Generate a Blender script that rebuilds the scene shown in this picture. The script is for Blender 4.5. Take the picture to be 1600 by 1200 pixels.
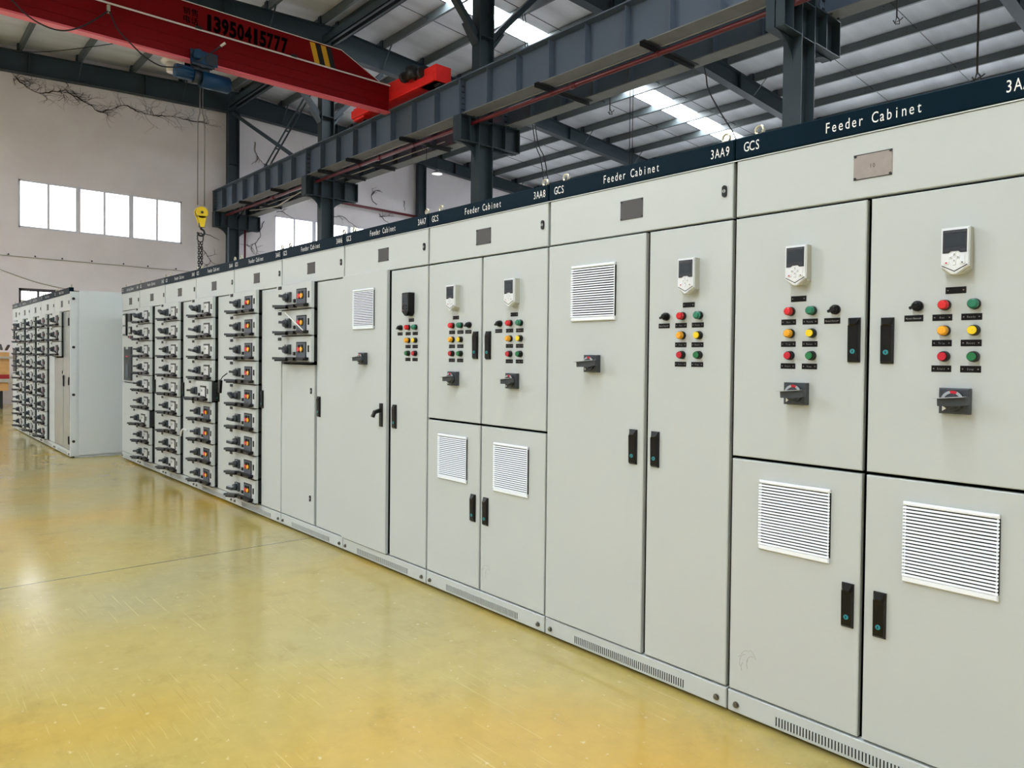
import bpy, bmesh, math, random
from mathutils import Vector, Matrix
random.seed(7)
for o in list(bpy.data.objects): bpy.data.objects.remove(o, do_unlink=True)
SC = bpy.context.scene
COL = SC.collection

# ------------------------------------------------------------------ camera
yaw, pitch, roll = 2.4103, -0.0181, 0.0109
fpx = 1149.909
cy, sy, cp, sp = math.cos(yaw), math.sin(yaw), math.cos(pitch), math.sin(pitch)
F = Vector((cy*cp, sy*cp, sp)); R0 = Vector((sy, -cy, 0)); U0 = R0.cross(F)
Rr = math.cos(roll)*R0 + math.sin(roll)*U0
Uu = -math.sin(roll)*R0 + math.cos(roll)*U0
cam_d = bpy.data.cameras.new('camera'); cam = bpy.data.objects.new('camera', cam_d); COL.objects.link(cam)
M = Matrix((( Rr.x, Uu.x, -F.x, 1.5326), (Rr.y, Uu.y, -F.y, -2.4153), (Rr.z, Uu.z, -F.z, 1.3346), (0, 0, 0, 1)))
cam.matrix_world = M
cam_d.sensor_width = 36; cam_d.lens = fpx/1600*36
cam_d.shift_x = -20.5/1600; cam_d.shift_y = -20.9/1600
cam_d.clip_end = 200; cam_d.clip_start = 0.05
SC.camera = cam

# ------------------------------------------------------------------ world, light, exposure
SC.view_settings.view_transform = 'Standard'; SC.view_settings.look = 'None'
SC.view_settings.gamma = 1; SC.view_settings.use_curve_mapping = False
SC.view_settings.exposure = -0.58
W = bpy.data.worlds.new('World'); SC.world = W; W.use_nodes = True
bg = W.node_tree.nodes['Background']; bg.inputs[0].default_value = (0.8, 0.9, 1, 1); bg.inputs[1].default_value = 1.0
SKYLIGHT = 55.0      # brightness of the daylight in the roof lights
WINDOW = 4.5         # brightness of the daylight in the wall windows

def area_light(name, loc, target, sx, sy_, power, col=(1, 1, 1)):
    l = bpy.data.lights.new(name, 'AREA'); l.shape = 'RECTANGLE'; l.size = sx; l.size_y = sy_; l.energy = power; l.color = col
    o = bpy.data.objects.new(name, l); COL.objects.link(o); o.location = loc
    d = (Vector(target)-Vector(loc)).normalized(); o.rotation_euler = d.to_track_quat('-Z', 'Y').to_euler()
    return o
# added fill lamps set at the unseen side, gable and far-bay openings
area_light('fill_side_windows', (-9, -12.3, 6.0), (-7, 0, 1.5), 22, 2.2, 60, (0.86, 0.93, 1))
area_light('fill_gable_door', (8.7, -5.0, 3.2), (-6, -2, 1.5), 6, 4.5, 110, (0.92, 0.96, 1))
area_light('fill_far_bay_windows', (-6, 24.6, 4.5), (-6, 10, 7), 22, 2.5, 700, (0.86, 0.93, 1))

# ------------------------------------------------------------------ materials
def S(r, g, b):
    f = lambda c: (c/12.92 if c <= 0.04045 else ((c+0.055)/1.055)**2.4)
    return (f(r/255), f(g/255), f(b/255), 1)
MATS = {}
def mat(name, col, rough=0.5, metal=0.0, emit=None, es=0, coat=0, bump=0, bscale=50, var=0, vscale=3, spec=0.5):
    m = bpy.data.materials.new(name); m.use_nodes = True; nt = m.node_tree; b = nt.nodes['Principled BSDF']
    b.inputs['Base Color'].default_value = col; b.inputs['Roughness'].default_value = rough
    b.inputs['Metallic'].default_value = metal; b.inputs['Specular IOR Level'].default_value = spec
    if coat: b.inputs['Coat Weight'].default_value = coat; b.inputs['Coat Roughness'].default_value = 0.08
    if emit: b.inputs['Emission Color'].default_value = emit; b.inputs['Emission Strength'].default_value = es
    tc = nt.nodes.new('ShaderNodeTexCoord')
    n = nt.nodes.new('ShaderNodeTexNoise'); n.inputs['Scale'].default_value = vscale; n.inputs['Detail'].default_value = 6
    nt.links.new(tc.outputs['Object'], n.inputs['Vector'])
    if var:
        mx = nt.nodes.new('ShaderNodeMix'); mx.data_type = 'RGBA'
        mx.inputs[6].default_value = tuple(max(0, c*(1-var)) for c in col[:3])+(1,)
        mx.inputs[7].default_value = tuple(min(1, c*(1+var)) for c in col[:3])+(1,)
        nt.links.new(n.outputs['Fac'], mx.inputs[0]); nt.links.new(mx.outputs[2], b.inputs['Base Color'])
    if bump:
        n2 = nt.nodes.new('ShaderNodeTexNoise'); n2.inputs['Scale'].default_value = bscale; n2.inputs['Detail'].default_value = 3
        nt.links.new(tc.outputs['Object'], n2.inputs['Vector'])
        bp = nt.nodes.new('ShaderNodeBump'); bp.inputs['Strength'].default_value = bump; bp.inputs['Distance'].default_value = 0.01
        nt.links.new(n2.outputs['Fac'], bp.inputs['Height']); nt.links.new(bp.outputs['Normal'], b.inputs['Normal'])
    MATS[name] = m; return m
mat('paint', S(188, 194, 193), 0.38, var=0.03, vscale=1.2, bump=0.03, bscale=260)
mat('paint_side_lit', S(206, 213, 215), 0.30, var=0.02)  # cabinet paint whitened for the side turned to the gable light
mat('gasket_gap_shade', S(10, 10, 10), 0.9, spec=0.1)  # gasket; the same black also paints the shade in deep door gaps
mat('navy', S(4, 26, 38), 0.45, var=0.25, vscale=4, spec=0.05)
mat('navy_film_glare', S(46, 54, 62), 0.4, var=0.35, vscale=6, spec=0.1)  # paler navy paints in the glare on the protective film
mat('white_letter', S(240, 240, 238), 0.5)
mat('black_letter', S(10, 4, 4), 0.8, spec=0.05)
mat('tag_letter', S(150, 150, 148), 0.6)
mat('dark_letter', S(70, 45, 42), 0.6)
mat('black_plastic', S(8, 8, 9), 0.3, spec=0.3)
mat('tag_black', S(6, 6, 7), 0.4, spec=0.2)
mat('switch_grey', S(52, 58, 64), 0.4)
mat('switch_light', S(168, 172, 176), 0.4)
mat('panel_grey', S(72, 80, 92), 0.4)
mat('vent_white', S(240, 246, 254), 0.45)
mat('vent_dark', S(12, 12, 12), 0.9)
mat('keypad_white', S(226, 230, 234), 0.35)
mat('keypad_case', S(188, 190, 180), 0.45)
mat('screen', S(38, 50, 58), 0.12)
mat('screen_frame', S(36, 40, 50), 0.3)
mat('red_lens', S(214, 20, 34), 0.25, coat=0.5)
mat('red_button', S(190, 14, 40), 0.35)
mat('green_lens', S(14, 118, 88), 0.25, coat=0.5)
mat('green_button', S(20, 112, 62), 0.35)
mat('orange_lens', S(240, 168, 16), 0.25, coat=0.5)
mat('yellow_button', S(240, 206, 24), 0.35)
mat('cyan_lock', S(40, 140, 150), 0.3)
mat('plate_metal', S(150, 140, 134), 0.45, metal=0.6, var=0.15, vscale=40)
mat('plate_dark', S(70, 68, 66), 0.5, metal=0.3)
mat('bolt_metal', S(120, 118, 108), 0.35, metal=0.9)
mat('zinc', S(190, 185, 165), 0.3, metal=0.9)
mat('window_glass_white', S(214, 216, 216), 0.2)
mat('drawer_side', S(36, 38, 40), 0.6, var=0.4, vscale=30)
mat('steel', S(42, 54, 60), 0.5, spec=0.3, var=0.15, vscale=2, bump=0.04, bscale=60)
mat('steel_light', S(98, 108, 118), 0.5, var=0.12, vscale=3)
mat('purlin', S(78, 86, 88), 0.45, var=0.12, vscale=3)
mat('runway', S(76, 88, 102), 0.5, var=0.12, vscale=1.5, bump=0.03, bscale=40)
mat('runway_flange_pale', S(112, 112, 110), 0.7, var=0.2, vscale=5)  # paler grey for the bottom flange of every runway span
mat('crane_red', S(116, 4, 12), 0.55, spec=0.15, var=0.12, vscale=2)
mat('crane_bright', S(228, 40, 36), 0.5, spec=0.25, var=0.08, vscale=3)
mat('stripe_yellow', S(214, 160, 30), 0.5)
mat('stripe_white', S(222, 214, 208), 0.5)
mat('flange_lit_pink', S(224, 92, 102), 0.5)  # pink puts the light from below into the girder's lower flange
mat('hoist_blue', S(6, 50, 82), 0.4, spec=0.3)
mat('hoist_dark', S(14, 26, 38), 0.4)
mat('hook_yellow', S(242, 206, 20), 0.4)
mat('iron_black', S(20, 20, 20), 0.5)
mat('rope', S(90, 84, 78), 0.6)
mat('pipe_red', S(88, 14, 20), 0.35)
mat('conduit', S(170, 166, 152), 0.4)
mat('cable_black', S(16, 16, 16), 0.6)
mat('window_frame', S(212, 212, 220), 0.5)
mat('dark_frame', S(62, 58, 62), 0.6)
mat('daylight', S(250, 251, 253), 0.3, emit=(0.97, 0.98, 1, 1), es=WINDOW)
mat('daylight_band', S(250, 251, 253), 0.3, emit=(0.9, 0.95, 1, 1), es=0.8)
mat('skylight_boosted', S(245, 248, 250), 0.4, emit=(0.88, 0.945, 1, 1), es=SKYLIGHT*1.9)  # unseen crane-bay strip made extra bright to sharpen shadows on the fronts
mat('skylight', S(245, 248, 250), 0.4, emit=(0.88, 0.945, 1, 1), es=SKYLIGHT)
mat('wood', S(196, 150, 92), 0.7, var=0.25, vscale=14)
mat('strap_red', S(150, 20, 24), 0.5)
mat('lamp_white', S(215, 205, 195), 0.4)
mat('lamp_on', S(240, 240, 235), 0.3, emit=(1, 1, 0.97, 1), es=1.0)
mat('creeper', S(52, 36, 34), 0.8)
mat('cord_white', S(230, 230, 228), 0.5)

# floor epoxy
def floor_mat():
    m = bpy.data.materials.new('epoxy_floor'); m.use_nodes = True; nt = m.node_tree; N = nt.nodes; L = nt.links; b = N['Principled BSDF']
    tc = N.new('ShaderNodeTexCoord')
    def noise(scale, detail=4, rough=0.55, sc=None, rot=0):
        n = N.new('ShaderNodeTexNoise'); n.inputs['Scale'].default_value = scale; n.inputs['Detail'].default_value = detail; n.inputs['Roughness'].default_value = rough
        if sc:
            mp = N.new('ShaderNodeMapping'); mp.inputs['Scale'].default_value = sc; mp.inputs['Rotation'].default_value = (0, 0, rot)
            L.new(tc.outputs['Object'], mp.inputs[0]); L.new(mp.outputs[0], n.inputs['Vector'])
        else: L.new(tc.outputs['Object'], n.inputs['Vector'])
        return n.outputs['Fac']
    def ramp(src, stops):
        r = N.new('ShaderNodeValToRGB'); e = r.color_ramp.elements
        e[0].position, e[0].color = stops[0]; e[1].position, e[1].color = stops[-1]
        for p, c in stops[1:-1]:
            x = e.new(p); x.color = c
        L.new(src, r.inputs[0]); return r.outputs[0]
    def mix(fac, a, c, mode='MIX'):
        x = N.new('ShaderNodeMix'); x.data_type = 'RGBA'; x.blend_type = mode
        for k, v in ((0, fac), (6, a), (7, c)):
            if hasattr(v, 'links') or hasattr(v, 'is_output'): L.new(v, x.inputs[k])
            else: x.inputs[k].default_value = v
        return x.outputs[2]
    W1 = lambda v: (v, v, v, 1)
    base = ramp(noise(0.45, 2), [(0.3, S(166, 158, 116)), (0.5, S(180, 161, 92)), (0.68, S(194, 155, 60))])
    fine = ramp(noise(9, 8, 0.7), [(0.35, W1(0.93)), (0.65, W1(1.03))])
    c = mix(1.0, base, fine, 'MULTIPLY')
    dirt = ramp(noise(3.2, 9, 0.75), [(0.54, W1(0)), (0.70, W1(0.45))])
    c = mix(dirt, c, S(140, 122, 66))
    flake = ramp(noise(26, 6, 0.6), [(0.655, W1(0)), (0.68, W1(0.55))])
    c = mix(flake, c, S(214, 196, 150))
    for rot, sc in ((0.35, 2.2), (1.5, 2.6), (2.5, 1.3), (3.0, 1.6), (0.9, 1.1)):
        sl = noise(3.0, 2, 0.5, (0.5*sc, 30*sc, 1), rot)
        gate = ramp(noise(1.7, 2, 0.5, (1, 1, 1), rot+1), [(0.53, W1(0)), (0.60, W1(1))])
        scr = ramp(sl, [(0.66, W1(0)), (0.69, W1(0.26))])
        g = mix(1.0, scr, gate, 'MULTIPLY')
        c = mix(g, c, S(232, 214, 150) if rot < 2 else S(120, 104, 60))
    sep = N.new('ShaderNodeSeparateXYZ'); L.new(tc.outputs['Object'], sep.inputs[0])
    def line(x0, w):
        a = N.new('ShaderNodeMath'); a.operation = 'SUBTRACT'; L.new(sep.outputs['X'], a.inputs[0]); a.inputs[1].default_value = x0
        a2 = N.new('ShaderNodeMath'); a2.operation = 'ABSOLUTE'; L.new(a.outputs[0], a2.inputs[0])
        a3 = N.new('ShaderNodeMath'); a3.operation = 'LESS_THAN'; L.new(a2.outputs[0], a3.inputs[0]); a3.inputs[1].default_value = w
        return a3.outputs[0]
    for x0 in (-3.49, -9.49, 2.51, -15.49): c = mix(line(x0, 0.005), c, S(70, 58, 30))
    L.new(c, b.inputs['Base Color'])
    rr = ramp(noise(1.3, 5, 0.6), [(0.3, W1(0.10)), (0.7, W1(0.24))]); L.new(rr, b.inputs['Roughness'])
    b.inputs['Specular IOR Level'].default_value = 0.8
    bp = N.new('ShaderNodeBump'); bp.inputs['Strength'].default_value = 0.06; bp.inputs['Distance'].default_value = 0.01
    L.new(noise(5, 4, 0.5), bp.inputs['Height']); L.new(bp.outputs[0], b.inputs['Normal'])
    MATS['floor'] = m
floor_mat()

def wall_mat():
    m = bpy.data.materials.new('plaster'); m.use_nodes = True; nt = m.node_tree; N = nt.nodes; L = nt.links; b = N['Principled BSDF']
    tc = N.new('ShaderNodeTexCoord')
    n = N.new('ShaderNodeTexNoise'); n.inputs['Scale'].default_value = 0.5; n.inputs['Detail'].default_value = 9; n.inputs['Roughness'].default_value = 0.6
    L.new(tc.outputs['Object'], n.inputs['Vector'])
    r = N.new('ShaderNodeValToRGB'); e = r.color_ramp.elements
    e[0].position = 0.3; e[0].color = S(216, 209, 210); e[1].position = 0.7; e[1].color = S(232, 227, 229)
    L.new(n.outputs['Fac'], r.inputs[0]); L.new(r.outputs[0], b.inputs['Base Color']); b.inputs['Roughness'].default_value = 0.9
    n2 = N.new('ShaderNodeTexNoise'); n2.inputs['Scale'].default_value = 12; n2.inputs['Detail'].default_value = 8; L.new(tc.outputs['Object'], n2.inputs['Vector'])
    bp = N.new('ShaderNodeBump'); bp.inputs['Strength'].default_value = 0.25; bp.inputs['Distance'].default_value = 0.01
    L.new(n2.outputs['Fac'], bp.inputs['Height']); L.new(bp.outputs[0], b.inputs['Normal'])
    MATS['plaster'] = m
wall_mat()

def roof_mat():
    m = bpy.data.materials.new('roof_sheet'); m.use_nodes = True; nt = m.node_tree; N = nt.nodes; L = nt.links; b = N['Principled BSDF']
    tc = N.new('ShaderNodeTexCoord'); mp = N.new('ShaderNodeMapping'); mp.inputs['Scale'].default_value = (1.6, 0.25, 1)
    L.new(tc.outputs['Object'], mp.inputs[0])
    n = N.new('ShaderNodeTexNoise'); n.inputs['Scale'].default_value = 1.2; n.inputs['Detail'].default_value = 6; L.new(mp.outputs[0], n.inputs['Vector'])
    r = N.new('ShaderNodeValToRGB'); e = r.color_ramp.elements
    e[0].position = 0.3; e[0].color = S(184, 188, 194); e[1].position = 0.7; e[1].color = S(216, 220, 226)
    L.new(n.outputs['Fac'], r.inputs[0])
    w = N.new('ShaderNodeTexWave'); w.inputs['Scale'].default_value = 0.95; w.bands_direction = 'X'; L.new(tc.outputs['Object'], w.inputs['Vector'])
    bp = N.new('ShaderNodeBump'); bp.inputs['Strength'].default_value = 0.06; bp.inputs['Distance'].default_value = 0.02
    L.new(w.outputs['Fac'], bp.inputs['Height']); L.new(bp.outputs[0], b.inputs['Normal'])
    L.new(r.outputs[0], b.inputs['Base Color']); b.inputs['Roughness'].default_value = 0.55
    MATS['roof'] = m
roof_mat()

# ------------------------------------------------------------------ mesh helpers
class MB:
    def __init__(s): s.v = []; s.f = []; s.m = []; s.sm = []
    def face(s, idx, m, smooth=False): s.f.append(idx); s.m.append(m); s.sm.append(smooth)
    def hexa(s, p, m=0):
        n = len(s.v); s.v += p
        for q in ((0, 1, 2, 3), (4, 7, 6, 5), (0, 4, 5, 1), (1, 5, 6, 2), (2, 6, 7, 3), (3, 7, 4, 0)): s.face([n+i for i in q], m)
        return s
    def box(s, x0, x1, y0, y1, z0, z1, m=0, fm=None):
        n = len(s.v)
        s.v += [(x0, y0, z0), (x1, y0, z0), (x1, y0, z1), (x0, y0, z1), (x0, y1, z0), (x1, y1, z0), (x1, y1, z1), (x0, y1, z1)]
        for k, q in enumerate(((0, 1, 2, 3), (4, 7, 6, 5), (0, 4, 5, 1), (1, 5, 6, 2), (2, 6, 7, 3), (3, 7, 4, 0))):
            s.face([n+i for i in q], fm if (k == 0 and fm is not None) else m)
        return s
    def cbox(s, x0, x1, y0, y1, z0, z1, c=0.003, m=0):
        n = len(s.v)                                   # box with chamfered front (y0) edges
        s.v += [(x0+c, y0, z0+c), (x1-c, y0, z0+c), (x1-c, y0, z1-c), (x0+c, y0, z1-c)]
        s.v += [(x0, y0+c, z0), (x1, y0+c, z0), (x1, y0+c, z1), (x0, y0+c, z1)]
        s.v += [(x0, y1, z0), (x1, y1, z0), (x1, y1, z1), (x0, y1, z1)]
        s.face([n, n+1, n+2, n+3], m)
        for a in (0, 4):
            for i in range(4):
                j = (i+1) % 4; s.face([n+a+i, n+a+4+i, n+a+4+j, n+a+j], m)
        s.face([n+8, n+11, n+10, n+9], m); return s
    def prism(s, poly, d0, d1, axis='y', m=0):
        # poly: 2-D points in the plane across axis; x: (y,z)  y: (x,z)  z: (x,y)
        def P(a, b, d): return (d, a, b) if axis == 'x' else ((a, d, b) if axis == 'y' else (a, b, d))
        n = len(s.v); k = len(poly)
        s.v += [P(a, b, d0) for a, b in poly]+[P(a, b, d1) for a, b in poly]
        s.face(list(range(n, n+k)), m); s.face([n+k+i for i in range(k)][::-1], m)
        for i in range(k): s.face([n+i, n+(i+1) % k, n+k+(i+1) % k, n+k+i], m)
        return s
    def cyl(s, p0, p1, r0, r1=None, seg=16, m=0, cap=True):
        r1 = r0 if r1 is None else r1
        p0, p1 = Vector(p0), Vector(p1); d = (p1-p0).normalized()
        a = Vector((0, 0, 1)) if abs(d.z) < 0.9 else Vector((1, 0, 0)); u = d.cross(a).normalized(); w = d.cross(u)
        n = len(s.v)
        for p, r in ((p0, r0), (p1, r1)):
            for i in range(seg):
                t = 2*math.pi*i/seg; s.v.append(tuple(p+u*r*math.cos(t)+w*r*math.sin(t)))
        for i in range(seg): j = (i+1) % seg; s.face([n+i, n+j, n+seg+j, n+seg+i], m, True)
        if cap: s.face([n+i for i in range(seg)][::-1], m); s.face([n+seg+i for i in range(seg)], m)
        return s
    def tube(s, pts, r, seg=8, m=0, closed=False):
        P = [Vector(p) for p in pts]; n0 = len(s.v); k = len(P); pu = None
        for i, p in enumerate(P):
            if closed: d = (P[(i+1) % k]-P[i-1]).normalized()
            else: d = (P[min(i+1, k-1)]-P[max(i-1, 0)]).normalized()
            if pu is None: a = Vector((0, 0, 1)) if abs(d.z) < 0.9 else Vector((1, 0, 0)); u = d.cross(a).normalized()
            else: u = (pu-d*pu.dot(d)).normalized()
            pu = u; w = d.cross(u); rr = r[i] if isinstance(r, (list, tuple)) else r
            for j in range(seg): t = 2*math.pi*j/seg; s.v.append(tuple(p+u*rr*math.cos(t)+w*rr*math.sin(t)))
        for i in range(k if closed else k-1):
            for j in range(seg):
                a, b2 = n0+i*seg, n0+((i+1) % k)*seg; jj = (j+1) % seg
                s.face([a+j, a+jj, b2+jj, b2+j], m, True)
        if not closed:
            s.face([n0+j for j in range(seg)][::-1], m); s.face([n0+(k-1)*seg+j for j in range(seg)], m)
        return s
    def bar(s, p0, p1, w, h, m=0, up=(0, 0, 1)):
        p0, p1 = Vector(p0), Vector(p1); d = (p1-p0).normalized(); up = Vector(up)
        if abs(d.dot(up)) > 0.98: up = Vector((1, 0, 0))
        u = d.cross(up).normalized()*w/2; v = u.cross(d).normalized()*h/2
        s.hexa([tuple(p0-u-v), tuple(p0+u-v), tuple(p0+u+v), tuple(p0-u+v), tuple(p1-u-v), tuple(p1+u-v), tuple(p1+u+v), tuple(p1-u+v)], m)
        return s
    def mesh(s, name, mats, recalc=True):
        me = bpy.data.meshes.new(name); me.from_pydata(s.v, [], s.f)
        for x in mats: me.materials.append(MATS[x])
        for p, mi, sm in zip(me.polygons, s.m, s.sm): p.material_index = mi; p.use_smooth = sm
        if recalc:
            b = bmesh.new(); b.from_mesh(me); bmesh.ops.recalc_face_normals(b, faces=b.faces); b.to_mesh(me); b.free()
        me.update(); return me
def obj(name, me, parent=None, loc=(0, 0, 0), rot=None, label=None):
    o = bpy.data.objects.new(name, me); COL.objects.link(o); o.location = loc
    if rot: o.rotation_euler = rot
    if parent is not None: o.parent = parent
    if label: o['label'] = label
    return o
def thing(name, label, cat, loc=(0, 0, 0), group=None):
    o = bpy.data.objects.new(name, None); COL.objects.link(o); o.location = loc; o.empty_display_size = 0.1
    return tag(o, label, cat, group)
def tag(o, label, cat, group=None):
    o['label'] = label; o['category'] = cat
    if group: o['group'] = group
    return o
def struct(name, mb, mats):
    o = obj(name, mb.mesh(name, mats)); o['kind'] = 'structure'; return o
CACHE = {}
def cached(key, fn):
    if key not in CACHE: CACHE[key] = fn()
    return CACHE[key]

# text meshes, lying in the local XY plane
def glyph(body, off=0.0):
    def mk():
        c = bpy.data.curves.new('text', 'FONT'); c.body = body; c.offset = off; c.resolution_u = 3
        o = bpy.data.objects.new('text', c); COL.objects.link(o); bpy.context.view_layer.update()
        me = bpy.data.meshes.new_from_object(o.evaluated_get(bpy.context.evaluated_depsgraph_get()))
        v = [tuple(p.co) for p in me.vertices]; f = [tuple(p.vertices) for p in me.polygons]
        bpy.data.objects.remove(o, do_unlink=True); bpy.data.curves.remove(c); bpy.data.meshes.remove(me)
        return v, f
    return cached(('glyph', body, off), mk)
def text_mesh(body, cap, pitch, mt, wfac=0.8, off=0.0):
    def mk():
        H = max(p[1] for p in glyph('H')[0]); k = cap/H; V = []; Fc = []
        n = len(body); x = -pitch*(n-1)/2
        for ch in body:
            if ch != ' ':
                v, f = glyph(ch, off); xs = [p[0] for p in v]; cx = (min(xs)+max(xs))/2; b = len(V)
                wd = (max(xs)-min(xs))*k*wfac; q = wfac*min(1.0, pitch*0.92/max(wd, 1e-6))
                V += [((p[0]-cx)*k*q+x, p[1]*k, 0) for p in v]; Fc += [tuple(b+i for i in ff) for ff in f]
            x += pitch
        me = bpy.data.meshes.new('lettering'); me.from_pydata(V, [], Fc); me.materials.append(MATS[mt]); me.update(); return me
    return cached(('text', body, cap, pitch, mt, wfac, off), mk)
FRONT = (math.pi/2, 0, 0)            # text upright, facing -Y

# ================================================================== the building shell
XW, XE, YN, YP = -21.15, 9.0, -12.5, 25.0
RY, RZ, SL, SR = 6.0, 9.16, 0.055, 0.078
def ztop(y): return RZ-(RY-y)*SL if y < RY else RZ-(y-RY)*SR
def zroof(y): return ztop(y)+0.22
struct('floor', MB().box(XW-0.3, XE+0.3, YN-0.3, 5.8, -0.2, 0), ['floor'])
mat('rear_floor_grey', S(150, 150, 148), 0.7, var=0.15, vscale=2)  # unseen rear floor made grey to keep yellow bounce off the ceiling
struct('floor', MB().box(XW-0.3, XE+0.3, 5.8, YP+0.3, -0.2, 0), ['rear_floor_grey'])

def holed_wall(name, plane, pos, thick, a0, a1, z0, z1, holes):
    """wall made of blocks around its openings; holes = (a0,a1,z0,z1)"""
    mb = MB(); xs = sorted(set([a0, a1]+[h[0] for h in holes]+[h[1] for h in holes]))
    for p, q in zip(xs[:-1], xs[1:]):
        hs = sorted([h for h in holes if h[0] <= p+1e-6 and h[1] >= q-1e-6], key=lambda h: h[2]); z = z0
        for h in hs+[None]:
            zt = h[2] if h else z1
            if zt > z+1e-6:
                if plane == 'x': mb.box(min(pos, pos+thick), max(pos, pos+thick), p, q, z, zt)
                else: mb.box(p, q, min(pos, pos+thick), max(pos, pos+thick), z, zt)
            if h: z = h[3]
    return struct(name, mb, ['plaster'])
WIN_A = (0.51, 4.47, 4.52, 5.75)
WIN_B = (7.24, 11.3, 4.4, 5.74)
DOOR_T = (0.52, 2.92, 0.0, 2.97)
holed_wall('wall_far', 'x', XW, -0.25, YN, YP, 0, 9.6, [WIN_A, WIN_B, DOOR_T, (-8, -4, 4.52, 5.75), (14.0, 18.0, 4.4, 5.74)])
holed_wall('wall_left', 'y', YN, -0.25, XW, XE, 0, 8.6, [(-20, 2, 4.9, 7.1)])
holed_wall('wall_right', 'y', YP, 0.25, XW, XE, 0, 8.6, [(-17, 5, 3.3, 5.8)])
holed_wall('wall_behind', 'x', XE, 0.25, YN, YP, 0, 9.6, [(-8, -2, 0.0, 5.4)])

def window_set(name, wall_x, win, panes, mull):
    y0, y1, z0, z1 = win
    w = bpy.data.objects.new(name, None); COL.objects.link(w); w.location = (wall_x, y0, z0); w['kind'] = 'structure'
    fr = MB(); t = 0.045
    W_, H_ = y1-y0, z1-z0
    fr.box(-0.09, -0.02, 0, W_, 0, t); fr.box(-0.09, -0.02, 0, W_, H_-t, H_)
    fr.box(-0.09, -0.02, 0, t, 0, H_); fr.box(-0.09, -0.02, W_-t, W_, 0, H_)
    for m_, wd in mull: fr.box(-0.085, -0.015, m_-y0-wd/2, m_-y0+wd/2, 0, H_)
    obj('window_frame', fr.mesh('window_frame', ['window_frame']), w)
    for a, b in panes:
        obj('pane', MB().box(-0.075, -0.065, a-y0+0.01, b-y0-0.01, t, H_-t).mesh('pane', ['daylight']), w)
    return w
window_set('window_1', XW, WIN_A, [(0.54, 1.17), (1.17, 1.86), (1.86, 2.47), (2.47, 3.15), (3.15, 3.8), (3.8, 4.44)],
           [(1.17, 0.05), (1.845, 0.11), (2.47, 0.05), (3.13, 0.11), (3.8, 0.05)])
window_set('window_2', XW, WIN_B, [(7.27, 7.9), (7.9, 8.58), (8.58, 9.25), (9.25, 9.9), (9.9, 10.6), (10.6, 11.27)],
           [(7.9, 0.05), (8.58, 0.12), (9.25, 0.05), (9.85, 0.12), (10.6, 0.05)])
window_set('window_3', XW, (-8, -4, 4.52, 5.75), [(-7.97, -6), (-6, -4.03)], [(-6, 0.09)])
window_set('window_4', XW, (14.0, 18.0, 4.4, 5.74), [(14.03, 16), (16, 17.97)], [(16, 0.09)])
# long window bands of the side walls
def band(name, y, x0, x1, z0, z1, n):
    w = bpy.data.objects.new(name, None); COL.objects.link(w); w.location = (x0, y, z0); w['kind'] = 'structure'
    fr = MB(); L_ = x1-x0; H_ = z1-z0
    fr.box(0, L_, -0.04, 0.04, 0, 0.04); fr.box(0, L_, -0.04, 0.04, H_-0.04, H_)
    for i in range(n+1): fr.box(L_*i/n-0.03, L_*i/n+0.03, -0.04, 0.04, 0, H_)
    obj('window_frame', fr.mesh('window_frame', ['window_frame']), w)
    for i in range(n): obj('pane', MB().box(L_*i/n+0.03, L_*(i+1)/n-0.03, -0.01, 0.01, 0.04, H_-0.04).mesh('pane', ['daylight_band']), w)
band('window_5', YN-0.12, -20, 2, 4.9, 7.1, 16)
band('window_6', YP+0.12, -17, 5, 3.3, 5.8, 16)
# mesh-screened door in the far wall
d = bpy.data.objects.new('door_1', None); COL.objects.link(d); d.location = (XW, DOOR_T[0], 0); d['kind'] = 'structure'
fr = MB()
W_ = DOOR_T[1]-DOOR_T[0]
for a, b, z0, z1 in ((0, 0.05, 0, 2.97), (W_-0.05, W_, 0, 2.97), (0, W_, 2.90, 2.97), (0, W_, 2.62, 2.66), (0.40, 0.44, 0, 2.9), (0.85, 0.88, 0, 2.9), (1.3, 1.34, 0, 2.9), (1.75, 1.79, 0, 2.9), (0, W_, 1.0, 1.06)):
    fr.box(-0.06, 0.0, a, b, z0, z1)
obj('door_frame', fr.mesh('door_frame', ['dark_frame']), d)
ms = MB()
for k in range(-12, 40):
    for s_ in (1, -1):
        ya = k*0.07; pts = []
        for q in (0, 0.24):
            yy = ya+s_*q*1.0; pts.append((-0.03, yy, 2.66+q))
        if all(0.05 < p[1] < W_-0.05 for p in pts): ms.bar(pts[0], pts[1], 0.006, 0.006)
obj('wire_mesh', ms.mesh('wire_mesh', ['dark_frame']), d)
obj('pane', MB().box(-0.12, -0.10, 0.0, W_, 0.0, 2.95).mesh('pane', ['daylight']), d)
# rolling door opening behind the camera
d = bpy.data.objects.new('door_2', None); COL.objects.link(d); d.location = (XE+0.1, -8, 0); d['kind'] = 'structure'
fr = MB()
for i in range(7): fr.box(-0.03, 0.03, i-0.03, i+0.03, 0, 5.4)
for z in (0.03, 1.8, 3.6, 5.37): fr.box(-0.03, 0.03, 0, 6, z-0.03, z+0.03)
obj('door_frame', fr.mesh('door_frame', ['dark_frame']), d)
obj('pane', MB().box(-0.005, 0.005, 0, 6, 0, 5.4).mesh('pane', ['daylight_band']), d)

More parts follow.
